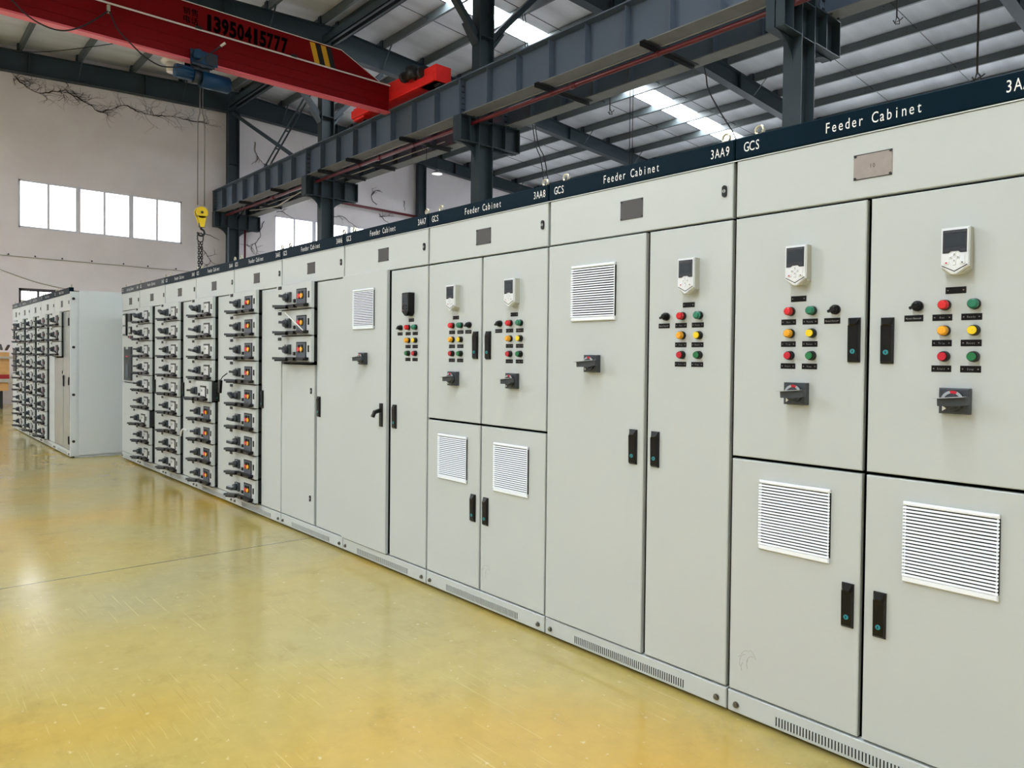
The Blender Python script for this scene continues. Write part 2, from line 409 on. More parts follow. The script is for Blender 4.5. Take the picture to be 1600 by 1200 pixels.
# roof sheets and the translucent strips between them
LEFT_END = -8.0
STRIPS = {0: [(-12.6, -11.0), (-0.10, 0.60)], 1: [(-12.10, -11.40), (-0.10, 0.60)]}  # unseen far crane-bay strip widened and cut short to shape its light
def roof_piece(x0, x1, ya, yb):
    za, zb = zroof(ya), zroof(yb)
    struct('ceiling', MB().prism([(ya, za), (yb, zb), (yb, zb+0.06), (ya, za+0.06)], x0, x1, 'x'), ['roof'])
for side, (ya, yb) in enumerate(((YN-0.3, RY), (RY, YP+0.3))):
    edges = [XW-0.3]
    for a, b in STRIPS[side]: edges += [a, b]
    edges.append(XE+0.3)
    for k in range(0, len(edges), 2): roof_piece(edges[k], edges[k+1], ya, yb)
roof_piece(-12.6, -11.0, LEFT_END, RY)
nm = {0: 'far roof-light strip', 1: 'near roof-light strip'}
for k in (0, 1):
    for side, (ya, yb) in enumerate(((YN+0.2, (LEFT_END-0.02) if k == 0 else RY-0.1), (RY+0.1, YP-0.3))):
        a, b = STRIPS[side][k]
        za, zb = zroof(ya)+0.02, zroof(yb)+0.02
        t = obj('skylight_strip', MB().prism([(ya, za), (yb, zb), (yb, zb+0.015), (ya, za+0.015)], a, b, 'x').mesh('skylight_strip', ['skylight_boosted' if (k, side) == (0, 0) else 'skylight']))
        where = 'over the crane bay' if side == 0 else 'over the bay behind the cabinets'
        tag(t, f'bright translucent roof-light strip {where}, ' + ('crossing above the row of cabinets' if k == 0 else 'nearest the camera, overhead'), 'skylight', 'translucent roof strips')
        e = MB().bar((a-0.02, ya, za-0.015), (a-0.02, yb, zb-0.015), 0.035, 0.02)
        obj('edge_strip', e.mesh('edge_strip', ['iron_black']), t)

# ------------------------------------------------------------------ rafters, purlins, columns
FR = [-20.85, -14.85, -8.85, -2.85, 3.15]
FN = ['against the far gable wall', 'second from the far gable wall', 'third from the far gable wall', 'above the nearest visible column', 'overhead at the camera']
PUR = [RY-0.35-1.29*k for k in range(0, 8)]+[RY+0.1+1.22*k for k in range(0, 15)]
def rafter(i, x, side):
    t = thing('roof_rafter', f'dark grey steel I-section rafter {"over the crane bay" if side == 0 else "over the rear bay"}, {FN[i]}', 'rafter', (x, 0, 0), 'roof rafters')
    ya, yb = (YN, RY) if side == 0 else (RY, YP)
    N_ = 6; pts = [(ya+(yb-ya)*k/N_) for k in range(N_+1)]
    def dep(y): return 0.52+0.10*max(0, 1-abs(y-RY)/4) if side == 0 else 0.42+0.20*max(0, 1-abs(y-RY)/5)
    top = [(y, ztop(y)) for y in pts]; bot = [(y, ztop(y)-dep(y)) for y in pts]
    mb = MB()
    for k in range(N_):
        (y0, a0), (y1, a1) = top[k], top[k+1]; b0, b1 = bot[k][1], bot[k+1][1]
        mb.prism([(y0, b0), (y1, b1), (y1, a1), (y0, a0)], -0.005, 0.005, 'x')
        mb.prism([(y0, a0-0.012), (y1, a1-0.012), (y1, a1), (y0, a0)], -0.11, 0.11, 'x')
        mb.prism([(y0, b0), (y1, b1), (y1, b1+0.012), (y0, b0+0.012)], -0.11, 0.11, 'x')
    for yy in ((-6, 0.7, 3.4) if side == 0 else (9.2, 14, 19)):
        mb.box(-0.10, 0.10, yy-0.008, yy+0.008, ztop(yy)-dep(yy), ztop(yy))
    obj('rafter_beam', mb.mesh('rafter_beam', ['steel']), t)
    for j, y in enumerate(PUR):
        if not (ya < y < yb) or y < -4: continue
        c = MB().box(-0.06, 0.06, y-0.04, y+0.04, ztop(y), ztop(y)+0.20)
        obj('cleat', c.mesh('cleat', ['steel']), t)
        if j % 2 == 1:
            sx = 0.42 if i < 2 or side else -0.42
            sx = 0.42
            b = MB().bar((0.02, y, ztop(y)-dep(y)+0.02), (sx, y+0.03, ztop(y)+0.02), 0.035, 0.006)
            obj('fly_brace', b.mesh('fly_brace', ['steel']), t)
for i, x in enumerate(FR):
    for side in (0, 1): rafter(i, x, side)
ORD = ['first', 'second', 'third', 'fourth', 'fifth', 'sixth', 'seventh', 'eighth', 'ninth', 'tenth', 'eleventh', 'twelfth', 'thirteenth', 'fourteenth', 'fifteenth']
def purlin_mesh():
    mb = MB()                                   # C-section, origin at bottom of web, along X
    mb.box(XW, XE, -0.004, 0.004, 0, 0.19); mb.box(XW, XE, -0.004, 0.06, 0.183, 0.19); mb.box(XW, XE, -0.004, 0.06, 0, 0.007)
    mb.box(XW, XE, 0.054, 0.06, 0, 0.025); mb.box(XW, XE, 0.054, 0.06, 0.165, 0.19)
    for x in [XW+0.5+1.95*k for k in range(15)]:
        mb.box(x-0.015, x+0.015, -0.008, -0.004, 0.05, 0.07, 1); mb.box(x-0.015, x+0.015, -0.008, -0.004, 0.12, 0.14, 1)
    return mb.mesh('roof_purlin', ['purlin', 'iron_black'])
pm = purlin_mesh(); nl = nr = 0
for y in PUR:
    if y < RY: nl += 1; lab = f'grey steel C-section roof purlin over the crane bay, {ORD[nl-1]} from the ridge'
    else: nr += 1; lab = f'grey steel C-section roof purlin over the rear bay, {ORD[nr-1]} from the ridge'
    tag(obj('roof_purlin', pm, None, (0, y, ztop(y)+0.012)), lab, 'purlin', 'roof purlins')
# sag rods tying the purlins
for k, x0 in enumerate(FR[:-1]):
    for q, dx in enumerate((2.05, 4.0)):
        for side, (ya, yb) in enumerate(((-3.2, RY-0.4), (RY+0.1, RY+0.1+1.22*14))):
            za, zb = ztop(ya)+0.09, ztop(yb)+0.09
            r = obj('sag_rod', MB().cyl((x0+dx, ya, za), (x0+dx, yb, zb), 0.008, seg=6).mesh('sag_rod', ['iron_black']))
            tag(r, f'thin black sag rod under the {"crane" if side == 0 else "rear"} bay roof, {ORD[2*k+q]} from the far gable', 'tie rod', 'purlin sag rods')
# ridge strut between the columns
for k in range(4):
    s_ = MB(); a, b = FR[k]+0.12, FR[k+1]-0.12
    s_.box(a, b, 5.62, 5.64, 8.62, 8.84); s_.box(a, b, 5.62, 5.70, 8.62, 8.635); s_.box(a, b, 5.62, 5.70, 8.825, 8.84)
    s_.box(a, b, 5.86, 5.88, 8.62, 8.84); s_.box(a, b, 5.80, 5.88, 8.62, 8.635); s_.box(a, b, 5.80, 5.88, 8.825, 8.84)
    tag(obj('tie_beam', s_.mesh('tie_beam', ['steel'])), f'dark twin-channel steel tie beam between column tops, {ORD[k]} span from the far gable', 'beam', 'tie beams under the ridge')

CY = 5.81
def column(k, x):
    t = thing('steel_column', f'dark blue-grey steel H-section column with crane corbels, {["standing against the far gable wall", "rising behind the sixth header sign", "rising above the eighth cabinet", "standing behind the nearest cabinet", "nearest the camera, out to the right"][k]}', 'column', (x, CY, 0), 'row of steel columns')
    mb = MB()
    mb.box(-0.115, 0.115, -0.16, -0.146, 0, 8.6); mb.box(-0.115, 0.115, 0.146, 0.16, 0, 8.6); mb.box(-0.005, 0.005, -0.146, 0.146, 0, 8.6)
    for z in (5.08, 5.50, 7.0): mb.box(-0.11, 0.11, -0.146, 0.146, z, z+0.012)
    mb.box(-0.2, 0.2, -0.25, 0.25, 0, 0.02)
    obj('column_shaft', mb.mesh('column_shaft', ['steel']), t)
    for sgn in (-1, 1):
        c = MB(); y0, y1 = 0.16, (0.56 if sgn < 0 else 0.80)
        P = lambda a, b: (min(sgn*a, sgn*b), max(sgn*a, sgn*b))
        a, b = P(y0, y1)
        c.box(-0.115, 0.115, a, b, 5.52, 5.533); c.box(-0.006, 0.006, a, b, 5.08, 5.52)
        c.box(-0.115, 0.115, a, b, 5.09, 5.102)
        a2, b2 = P(y1-0.012, y1); c.box(-0.115, 0.115, a2, b2, 5.10, 5.52)
        a2, b2 = P(y0+(y1-y0)*0.45, y0+(y1-y0)*0.45+0.012); c.box(-0.11, 0.11, a2, b2, 5.10, 5.52)
        # curved haunch web under the corbel
        arc = [(sgn*y1, 5.09)]+[(sgn*(y0+(y1-y0)*(1-math.sin(t_))), 5.09-0.34*(1-math.cos(t_))) for t_ in [i*math.pi/2/8 for i in range(1, 9)]]+[(sgn*y0, 5.09)]
        c.prism(arc, -0.006, 0.006, 'x')
        obj('corbel', c.mesh('corbel', ['steel']), t)
        # knee brace up to the rafter
        if k == 0: continue
        kb = MB()
        kb.bar((0, sgn*0.17, 7.02), (0, sgn*1.5, 8.42), 0.12, 0.10)
        kb.bar((0, sgn*0.165, 6.86), (0, sgn*0.40, 7.18), 0.17, 0.05)
        obj('knee_brace', kb.mesh('knee_brace', ['steel']), t)
for k, x in enumerate(FR): column(k, x)
# wind post on the gable wall in the rear bay
wp = MB(); wp.box(-0.10, 0.10, -0.16, -0.15, 0, ztop(12.6)-0.4); wp.box(-0.10, 0.10, 0.15, 0.16, 0, ztop(12.6)-0.4); wp.box(-0.005, 0.005, -0.15, 0.15, 0, ztop(12.6)-0.4)
tag(obj('wind_post', wp.mesh('wind_post', ['steel']), None, (-20.95, 12.6, 0)), 'dark steel post against the gable wall, right of the far rear window', 'column')
# cross bracing in the far bay
br = MB().bar((-20.7, 5.74, 8.5), (-15.0, 5.74, 5.66), 0.05, 0.09)
tag(obj('cross_brace', br.mesh('cross_brace', ['steel'])), 'single dark steel angle brace falling to the right from the gable column', 'brace', 'cross bracing of the far bay')
br = MB(); br.bar((-20.7, 5.84, 5.4), (-15.0, 5.84, 8.38), 0.02, 0.05); br.bar((-20.7, 5.95, 5.4), (-15.0, 5.95, 8.38), 0.02, 0.05)
for k in range(9):
    q = (k+0.5)/9; br.box(-20.7+5.7*q-0.04, -20.7+5.7*q+0.04, 5.84, 5.95, 5.4+2.98*q-0.01, 5.4+2.98*q+0.01)
tag(obj('cross_brace', br.mesh('cross_brace', ['steel'])), 'paired dark steel brace rising to the right across the single angle', 'brace', 'cross bracing of the far bay')

# ------------------------------------------------------------------ crane runway beams
def stiff_mesh(sgn):
    mb = MB(); mb.box(-0.006, 0.006, min(0, sgn*0.125), max(0, sgn*0.125), 0.02, 0.60)
    return mb.mesh('stiffener', ['runway'])
for line, (yc, who) in enumerate(((5.42, 'near'), (6.40, 'rear'))):
    for k in range(4):
        a, b = FR[k]+(-0.2 if k == 0 else 0.0), FR[k+1]
        t = thing('runway_beam', f'grey-blue steel crane runway beam with stiffener plates, {who} line, {ORD[k]} span from the far gable', 'beam', (a, yc, 5.535), 'crane runway beams')
        L_ = b-a-0.012; mb = MB()
        mb.box(0, L_, -0.006, 0.006, 0.014, 0.62); mb.box(0, L_, -0.14, 0.14, 0.62, 0.64)
        mb.box(0, L_, -0.13, 0.13, 0, 0.014, 1); mb.box(0, L_, -0.13, 0.13, 0.014, 0.016)
        mb.box(0, 0.014, -0.125, 0.125, 0.016, 0.62); mb.box(L_-0.014, L_, -0.125, 0.125, 0.016, 0.62)
        for s_ in (0.02, L_-0.03):
            for z in (0.10, 0.2, 0.3, 0.4, 0.5):
                for y in (-0.08, -0.05): mb.box(s_, s_+0.012, y-0.01, y+0.01, z-0.01, z+0.01, 2)
        for s_ in (0.06, 0.14, L_-0.14, L_-0.06):
            for y in (-0.09, 0.09): mb.cyl((s_, y, -0.012), (s_, y, 0.03), 0.016, seg=6, m=2)
        obj('beam_body', mb.mesh('beam_body', ['runway', 'runway_flange_pale', 'iron_black']), t)
        obj('crane_rail', MB().box(0, L_, -0.03, 0.03, 0.64, 0.71).mesh('crane_rail', ['iron_black']), t)
        n_ = 8
        for j in range(1, n_):
            for sgn in (-1, 1):
                obj('stiffener', cached(('stiff', sgn), lambda: stiff_mesh(sgn)), t, (L_*j/n_, 0, 0))

# hangers, pipes and conduits between the two runway lines
for k, x in enumerate((-18.7, -16.6, -14.0, -12.7, -10.6, -6.78, -4.73, -0.9)):
    b = MB(); b.box(x-0.04, x+0.04, 5.2, 6.42, 5.513, 5.521); b.box(x-0.04, x-0.032, 5.2, 6.42, 5.455, 5.513)
    if k in (4,): b.box(x+0.10, x+0.16, 5.5, 5.7, 5.42, 5.5)
    tag(obj('cross_bracket', b.mesh('cross_bracket', ['iron_black'])), f'black steel angle bracket spanning the two runway beams, {ORD[k]} from the far gable', 'bracket', 'angle brackets carrying the red pipe')
p = MB().cyl((-20.6, 5.52, 5.42), (3.0, 5.52, 5.42), 0.034, seg=14)
for x in (-17.2, -11.9, -6.3): p.cyl((x-0.06, 5.52, 5.42), (x+0.06, 5.52, 5.42), 0.046, seg=14)
for x in (-12.7, -10.6, -6.78, -4.73): p.tube([(x+0.02, 5.52+0.04*math.cos(t_), 5.42+0.042*math.sin(t_)+0.002) for t_ in [i*2*math.pi/12 for i in range(12)]], 0.006, 6, 0, True)
t = tag(obj('red_pipe', p.mesh('red_pipe', ['pipe_red'])), 'long dark red pipe running under the runway beams', 'pipe')
for lab, pts, r in (('pale conduit running beside the red pipe towards the camera', [(-20.2, 5.60, 5.56), (-8.9, 5.62, 5.56), (3.0, 5.62, 5.56)], 0.012),
                    ('thin pale conduit under the far spans of the runway beams', [(-19.4, 6.05, 5.56), (-14.9, 6.08, 5.56), (-10.4, 6.1, 5.56)], 0.010)):
    tag(obj('conduit', MB().tube(pts, r, 8).mesh('conduit', ['conduit'])), lab, 'conduit')
tag(obj('drooping_conduit', MB().tube([(-19.5, 5.8, 5.45), (-18.6, 5.8, 5.36), (-17.6, 5.8, 5.30), (-16.9, 5.8, 5.38), (-16.2, 5.8, 5.45)], 0.014, 8).mesh('drooping_conduit', ['conduit'])), 'sagging pale conduit below the farthest runway beam', 'conduit')
tag(obj('hanging_wire', MB().tube([(-10.50, 5.64, 5.45), (-10.5, 5.62, 5.36), (-10.42, 5.62, 5.28), (-10.36, 5.64, 5.4), (-10.38, 5.66, 5.2), (-10.42, 5.66, 4.98), (-10.47, 5.65, 4.88)], 0.006, 6).mesh('hanging_wire', ['cable_black'])), 'loose black wire dangling from the bracket left of the third column', 'wire')
tag(obj('vertical_conduit', MB().cyl((-20.62, 5.60, 0), (-20.62, 5.60, 5.08), 0.022, seg=10).mesh('vertical_conduit', ['steel_light'])), 'grey vertical conduit on the face of the gable column', 'conduit')
tag(obj('vertical_pipe', MB().tube([(-20.6, 6.09, 0), (-20.6, 6.09, 5.05)], 0.03, 10).mesh('vertical_pipe', ['pipe_red'])), 'dark red vertical pipe just right of the gable column', 'pipe')
tag(obj('wall_pipe', MB().tube([(-20.95, 6.3, 6.48), (-20.95, 9.6, 6.42), (-20.95, 12.4, 6.36)], 0.045, 10).mesh('wall_pipe', ['pipe_red'])), 'dark red pipe sloping along the gable wall above the rear window', 'pipe')

# ------------------------------------------------------------------ overhead travelling crane
cr = thing('overhead_crane', 'red single-girder overhead crane spanning the bay, stencilled with a telephone number', 'crane', (-11.15, 5.42, 6.245))
o = obj('end_carriage', (lambda m: (m.cbox(-1.40, 1.62, -0.20, 0.12, 0.06, 0.22, 0.01), m.prism([(-0.95, 0.22), (1.2, 0.22), (0.8, 0.42), (-0.6, 0.42)], -0.18, 0.10, 'y'),
      m.cbox(1.12, 1.64, -0.17, 0.17, 0.06, 0.36, 0.01), m.cbox(-1.40, -0.95, -0.15, 0.15, 0.02, 0.28, 0.01))[0])(MB()).mesh('end_carriage', ['crane_bright']), cr)
for x in (-1.15, 1.5): obj('wheel', MB().cyl((x, -0.06, 0.10), (x, 0.06, 0.10), 0.10, seg=20).mesh('wheel', ['iron_black']), cr)
dm = MB(); dm.cyl((0.85, -0.30, 0.30), (1.2, -0.30, 0.30), 0.085, seg=18); dm.cyl((0.78, -0.30, 0.30), (0.85, -0.30, 0.30), 0.10, seg=18); dm.cyl((1.0, -0.30, 0.30), (1.0, -0.12, 0.26), 0.06, seg=14)
dm.box(0.95, 1.1, -0.36, -0.24, 0.36, 0.43); dm.cyl((1.15, -0.2, 0.30), (1.27, -0.2, 0.30), 0.10, seg=18)
obj('drive_motor', dm.mesh('drive_motor', ['iron_black']), cr)
# girder: rolled I-beam below, tapered box plate above.  local x = -0.15..0.15, y from -17 to -0.22
g = MB(); YA, YB = -17.2, -0.20
z0 = 6.07-6.245; zf = 6.60-6.245; zt = 6.98-6.245
g.box(-0.02, 0.15, YA, YB, z0, z0+0.02); g.box(0.03, 0.042, YA, YB, z0+0.02, zf-0.02)
g.box(-0.15, 0.15, YA, YB, zf-0.02, zf)
for zz in (z0+0.16, z0+0.30): g.box(0.0, 0.016, YA, YB, zz, zz+0.006)
g.prism([(YA, zf), (YB-0.25, zf), (-1.25, zt), (YA, zt)], -0.125, 0.125, 'x')
g.prism([(YB-0.23, zf), (-1.24, zt+0.01), (YA, zt+0.01), (YA, zt), (-1.25, zt), (YB-0.26, zf)], -0.15, 0.15, 'x')
# flush side plate of the lower beam
g.prism([(YA, z0+0.02), (YB, z0+0.02), (YB, zf-0.02), (YA, zf-0.02)], 0.03, 0.10, 'x')
for zz in (z0+0.17, z0+0.33): g.box(0.10, 0.112, YA, YB, zz, zz+0.012)
obj('main_girder', g.mesh('main_girder', ['crane_red']), cr)
obj('edge_line', MB().box(0.15, 0.153, YA, YB, zf-0.022, zf+0.006).box(0.15, 0.153, YA, -1.25, zt-0.002, zt+0.012).hexa([(0.15, -1.25, zt), (0.153, -1.25, zt), (0.153, -1.25, zt+0.012), (0.15, -1.25, zt+0.012), (0.15, YB-0.23, zf), (0.153, YB-0.23, zf), (0.153, YB-0.23, zf+0.012), (0.15, YB-0.23, zf+0.012)]).mesh('edge_line', ['stripe_white']), cr, label='white edge line')  # white strips along the flange and top plate edges
obj('lower_edge', MB().box(0.15, 0.153, YA, YB, z0-0.004, z0+0.022).box(-0.02, 0.153, YA, YB, z0-0.005, z0).mesh('lower_edge', ['flange_lit_pink']), cr, label='lower flange edge coloured pink as if lit from below')
st = MB()
for q, m_ in ((0, 0), (0.105, 1), (0.21, 0), (0.315, 1)):
    y = 3.56-5.42+q; st.prism([(y+0.10, zf+0.01), (y+0.20, zf+0.01), (y+0.10, zt-0.01), (y, zt-0.01)], 0.125, 0.128, 'x', m_)
obj('hazard_stripe', st.mesh('hazard_stripe', ['stripe_yellow', 'iron_black']), cr, label='yellow and black slanted hazard stripes')
SIDE = (math.pi/2, 0, math.pi/2)
obj('lettering', text_mesh('13950415777', 0.235, 0.128, 'black_letter', 1.0, 0.045), cr, (0.1285, 2.45-5.42, 6.645-6.245), SIDE)
obj('lettering', text_mesh('销售', 0.085, 0.12, 'black_letter', 1.0, 0.012), cr, (0.1285, 1.52-5.42, 6.80-6.245), SIDE)
obj('lettering', text_mesh('电话', 0.085, 0.12, 'black_letter', 1.0, 0.012), cr, (0.1285, 1.52-5.42, 6.67-6.245), SIDE)
for y in (1.63, 3.25):
    obj('bracket', MB().box(0.13, 0.19, y-5.42-0.05, y-5.42+0.05, zf, zf+0.03).mesh('bracket', ['iron_black']), cr)
# electric hoist hanging under the girder
h = thing('electric_hoist', 'dark blue electric wire-rope hoist hanging under the red crane girder', 'hoist', (-11.15, 1.72, 5.9))
m_ = MB(); m_.cyl((0.05, -0.02, -0.06), (0.05, 0.42, -0.06), 0.135, seg=28); m_.cyl((0.05, 0.42, -0.06), (0.05, 0.44, -0.06), 0.12, seg=28)
obj('motor_housing', m_.mesh('motor_housing', ['hoist_blue']), h)
m_ = MB(); m_.cyl((0.05, -0.42, -0.02), (0.05, -0.14, -0.02), 0.105, seg=24)
for k in range(10):
    t_ = k*2*math.pi/10; m_.box(0.05+0.10*math.cos(t_)-0.01, 0.05+0.10*math.cos(t_)+0.01, -0.40, -0.16, -0.02+0.10*math.sin(t_)-0.01, -0.02+0.10*math.sin(t_)+0.01)
obj('gear_housing', m_.mesh('gear_housing', ['hoist_blue']), h)
obj('rope_drum', MB().cyl((0.05, -0.14, -0.04), (0.05, -0.02, -0.04), 0.115, seg=24).box(-0.03, 0.13, -0.15, 0.10, 0.05, 0.16).mesh('rope_drum', ['hoist_dark']), h)
m_ = MB(); m_.box(0.10, 0.16, -0.20, 0.14, 0.10, 0.17); m_.cyl((0.17, -0.13, 0.25), (0.21, -0.13, 0.25), 0.10, seg=20); m_.cyl((0.17, 0.10, 0.24), (0.21, 0.10, 0.24), 0.10, seg=20); m_.box(0.16, 0.20, -0.22, 0.20, 0.14, 0.34, 1)
m_.cyl((-0.21, -0.13, 0.23), (-0.17, -0.13, 0.23), 0.06, seg=20); m_.cyl((-0.21, 0.08, 0.23), (-0.17, 0.08, 0.23), 0.06, seg=20)
m_.box(0.17, 0.185, -0.2, 0.16, 0.10, 0.28); m_.box(-0.185, -0.17, -0.2, 0.16, 0.10, 0.28); m_.box(-0.18, 0.18, -0.06, 0.02, 0.09, 0.13)
m_.cyl((0.20, -0.14, 0.24), (0.34, -0.14, 0.24), 0.07, seg=16, m=1)
obj('trolley', m_.mesh('trolley', ['hoist_dark', 'hoist_blue']), h)
obj('cable_arm', MB().bar((0.15, 0.05, 0.30), (0.30, 0.25, 0.50), 0.02, 0.02).bar((0.28, 0.22, 0.47), (0.32, 0.28, 0.53), 0.03, 0.03, 1).mesh('cable_arm', ['iron_black', 'lamp_white']), h)
for y in (-0.055, 0.055): obj('wire_rope', MB().tube([(0.03, y*0.4, -0.12), (0.03, y*0.4, -0.6), (0.03, y, -0.75), (0.03, y, -2.12)], 0.008, 6).mesh('wire_rope', ['rope']), h)
# hook block
hb = thing('hook_block', 'yellow pulley hook block on the wire ropes of the hoist', 'hook', (-11.12, 1.72, 3.66))
m_ = MB()
for x in (-0.05, 0.035): m_.cyl((x, 0, 0), (x+0.018, 0, 0), 0.095, seg=28); m_.prism([(-0.07, -0.06), (0.07, -0.06), (0.035, -0.24), (-0.02, -0.24)], x, x+0.018, 'x')
m_.cyl((-0.055, 0, 0), (0.06, 0, 0), 0.022, seg=14, m=1); m_.cyl((-0.03, 0, 0), (0.035, 0, 0), 0.085, seg=24, m=1)
obj('pulley_block', m_.mesh('pulley_block', ['hook_yellow', 'iron_black']), hb)
pts = [(0, 0.0, -0.18), (0, 0, -0.27)]+[(0, 0.055*math.sin(a_), -0.325+0.055*math.cos(a_)) for a_ in [i*math.pi*1.5/10 for i in range(11)]]
obj('crane_hook', MB().tube(pts, 0.017, 8).box(-0.03, 0.03, -0.03, 0.05, -0.24, -0.17).mesh('crane_hook', ['iron_black']), hb)
# lifting chain: interlocked links
def link_mesh(L, Wd, r):
    pts = []
    for i in range(6): a_ = math.pi*i/5; pts.append((Wd*math.cos(a_), 0, L/2-Wd+Wd*math.sin(a_)))
    for i in range(6): a_ = math.pi+math.pi*i/5; pts.append((Wd*math.cos(a_), 0, -L/2+Wd+Wd*math.sin(a_)))
    return MB().tube(pts, r, 6, 0, True).mesh('link', ['iron_black'])
ch = thing('lifting_chain', 'black lifting chain hanging from the yellow hook block behind the cabinets', 'chain', (-11.12, 1.71, 3.29))
obj('master_link', link_mesh(0.15, 0.045, 0.010), ch, (0, 0, -0.04), (0, 0, math.pi/2))
lk = link_mesh(0.055, 0.017, 0.0065)
for side in (-0.022, 0.022):
    for k in range(50): obj('chain_link', lk, ch, (0, side, -0.13-0.040*k), (0, 0, math.pi/4+(math.pi/2 if k % 2 else 0)))
# festoon cables along the girder
fc = thing('festoon_cable', 'black festoon cable looping along the crane girder to the hoist', 'cable', (-10.9, 0.3, 6.42))
P0 = (-10.9, 0.3, 6.42)
def smooth(pts, n=6):
    out = []; k = len(pts)
    for i in range(k-1):
        p0, p1, p2, p3 = (Vector(pts[max(i-1, 0)]), Vector(pts[i]), Vector(pts[i+1]), Vector(pts[min(i+2, k-1)]))
        for j in range(n):
            t_ = j/n; out.append(tuple(0.5*((2*p1)+(p2-p0)*t_+(2*p0-5*p1+4*p2-p3)*t_*t_+(3*p1-p0-3*p2+p3)*t_**3)))
    return out+[tuple(pts[-1])]
def yz(pts, x=-10.88): return [(x-P0[0], y-P0[1], z-P0[2]) for y, z in pts]
A = [(-2.2, 6.42), (-1.9, 6.15), (-1.5, 6.08), (-1.15, 6.42)]
for seg_ in ([(-1.15, 6.42), (-0.88, 6.19), (-0.69, 6.03), (-0.46, 5.95), (-0.24, 5.97), (0.01, 6.13), (0.30, 6.42)], [(0.32, 6.42), (0.43, 6.19), (0.61, 6.03), (0.78, 5.90), (1.01, 5.81), (1.22, 5.84), (1.34, 5.88)], A):
    obj('cable_loop', MB().tube(smooth(yz(seg_)), 0.011, 8).mesh('cable_loop', ['cable_black']), fc)
for y in (0.31, -1.15): obj('carrier_wheel', MB().box(-0.02, 0.02, y-P0[1]-0.02, y-P0[1]+0.02, -0.02, 0.10).mesh('carrier_wheel', ['conduit']), fc)
tag(obj('support_wire', MB().tube(smooth([(-19, -0.8, 8.26), (-19, 0.5, 8.30), (-18.9, 2.38, 9.04)]), 0.010, 6).mesh('support_wire', ['cable_black'])), 'black wire stretched across the roof at top left', 'wire')

# lamps hanging in the hall
l_ = thing('bell_lamp', 'pale round roof lamp beside the blue hoist', 'lamp', (-17.0, 2.96, 8.16))
obj('lamp_shade', MB().cyl((0, 0, 0.02), (0, 0, 0.10), 0.26, 0.18, 28).cyl((0, 0, -0.02), (0, 0, 0.02), 0.20, 0.26, 28).mesh('lamp_shade', ['lamp_white']), l_)
obj('lamp_neck', MB().cyl((0, 0, -0.24), (0, 0, -0.02), 0.10, 0.12, 20).mesh('lamp_neck', ['lamp_white']), l_)
obj('hanger', MB().cyl((0, 0, 0.10), (0, 0, zroof(3.02)-8.2), 0.02, seg=8).mesh('hanger', ['iron_black']), l_)
l_ = thing('pendant_lamp', 'small saucer pendant lamp hanging in the rear bay', 'lamp', (-15.0, 9.14, 6.28))
obj('lamp_shade', MB().cyl((0, 0, 0), (0, 0, 0.05), 0.17, 0.10, 24).cyl((0, 0, 0.05), (0, 0, 0.12), 0.04, 0.03, 12).mesh('lamp_shade', ['iron_black']), l_)
obj('diffuser', MB().cyl((0, 0, -0.012), (0, 0, 0.0), 0.145, seg=24).mesh('diffuser', ['lamp_on']), l_)
obj('cord', MB().cyl((0, 0, 0.12), (0, 0, ztop(9.14)-6.28), 0.006, seg=6).mesh('cord', ['cable_black']), l_)

def rod_hook(x, y, zb, lab):
    zt = ztop(y)+0.02; m = MB(); m.cyl((0, 0, 0.06), (0, 0, zt-zb), 0.012, seg=8)
    m.tube([(0, 0, 0.07), (0.03, 0.02, 0.02), (0.02, 0.05, -0.03), (-0.03, 0.03, -0.02), (-0.05, 0, 0.03)], 0.009, 6)
    m.tube([(0, 0, 0.07), (-0.03, 0.03, 0.0), (0.03, 0.06, 0.03), (0.07, 0.05, 0.05)], 0.009, 6)
    tag(obj('rod_hook', m.mesh('rod_hook', ['iron_black']), None, (x, y, zb)), lab, 'hook', 'hooks on rods hanging in the rear bay')
rod_hook(-8.67, 9, 6.38, 'black rod with a wire hook hanging below the bright roof-light strip')
rod_hook(-3.02, 9, 6.38, 'black rod with a wire hook hanging right of the nearest column')
rod_hook(-1.33, 7, 4.56, 'long black rod with a hook ending just above the nearest header sign')
tag(obj('loose_cable', MB().tube(smooth([(-7.15, 9.76, ztop(9.76)+0.02), (-7.12, 9.8, 7.75), (-7.05, 10, 7.0), (-6.98, 10, 6.66), (-6.70, 10, 6.15), (-6.40, 10, 5.68), (-6.30, 10, 5.4)]), 0.014, 8).mesh('loose_cable', ['cable_black'])), 'black cable hanging diagonally left of the nearest column', 'cable')
for q, (xa, xb) in enumerate(((-10.9, -10.56), (-10.82, -10.40))):
    tag(obj('loose_cable', MB().tube(smooth([(xa, 8.54, ztop(8.54)+0.02), (xa+0.02, 8.9, 6.45), ((xa+xb)/2, 9, 5.8), (xb, 9, 4.9)]), 0.012, 8).mesh('loose_cable', ['cable_black'])), ['left', 'right'][q]+' one of two thin cables hanging above the 3AA8 header', 'cable')
cb = thing('control_pendant', 'small pale control box hanging on cords above the ninth header', 'control box', (-8.95, 10, 5.36))
obj('pendant_case', MB().cbox(-0.05, 0.05, -0.03, 0.03, -0.03, 0.12, 0.008).mesh('pendant_case', ['conduit']), cb)
for x in (-0.03, 0.05): obj('cord', MB().cyl((x, 0, 0.10), (x, 0, ztop(10)-5.36-0.3), 0.008, seg=6).mesh('cord', ['cable_black']), cb)

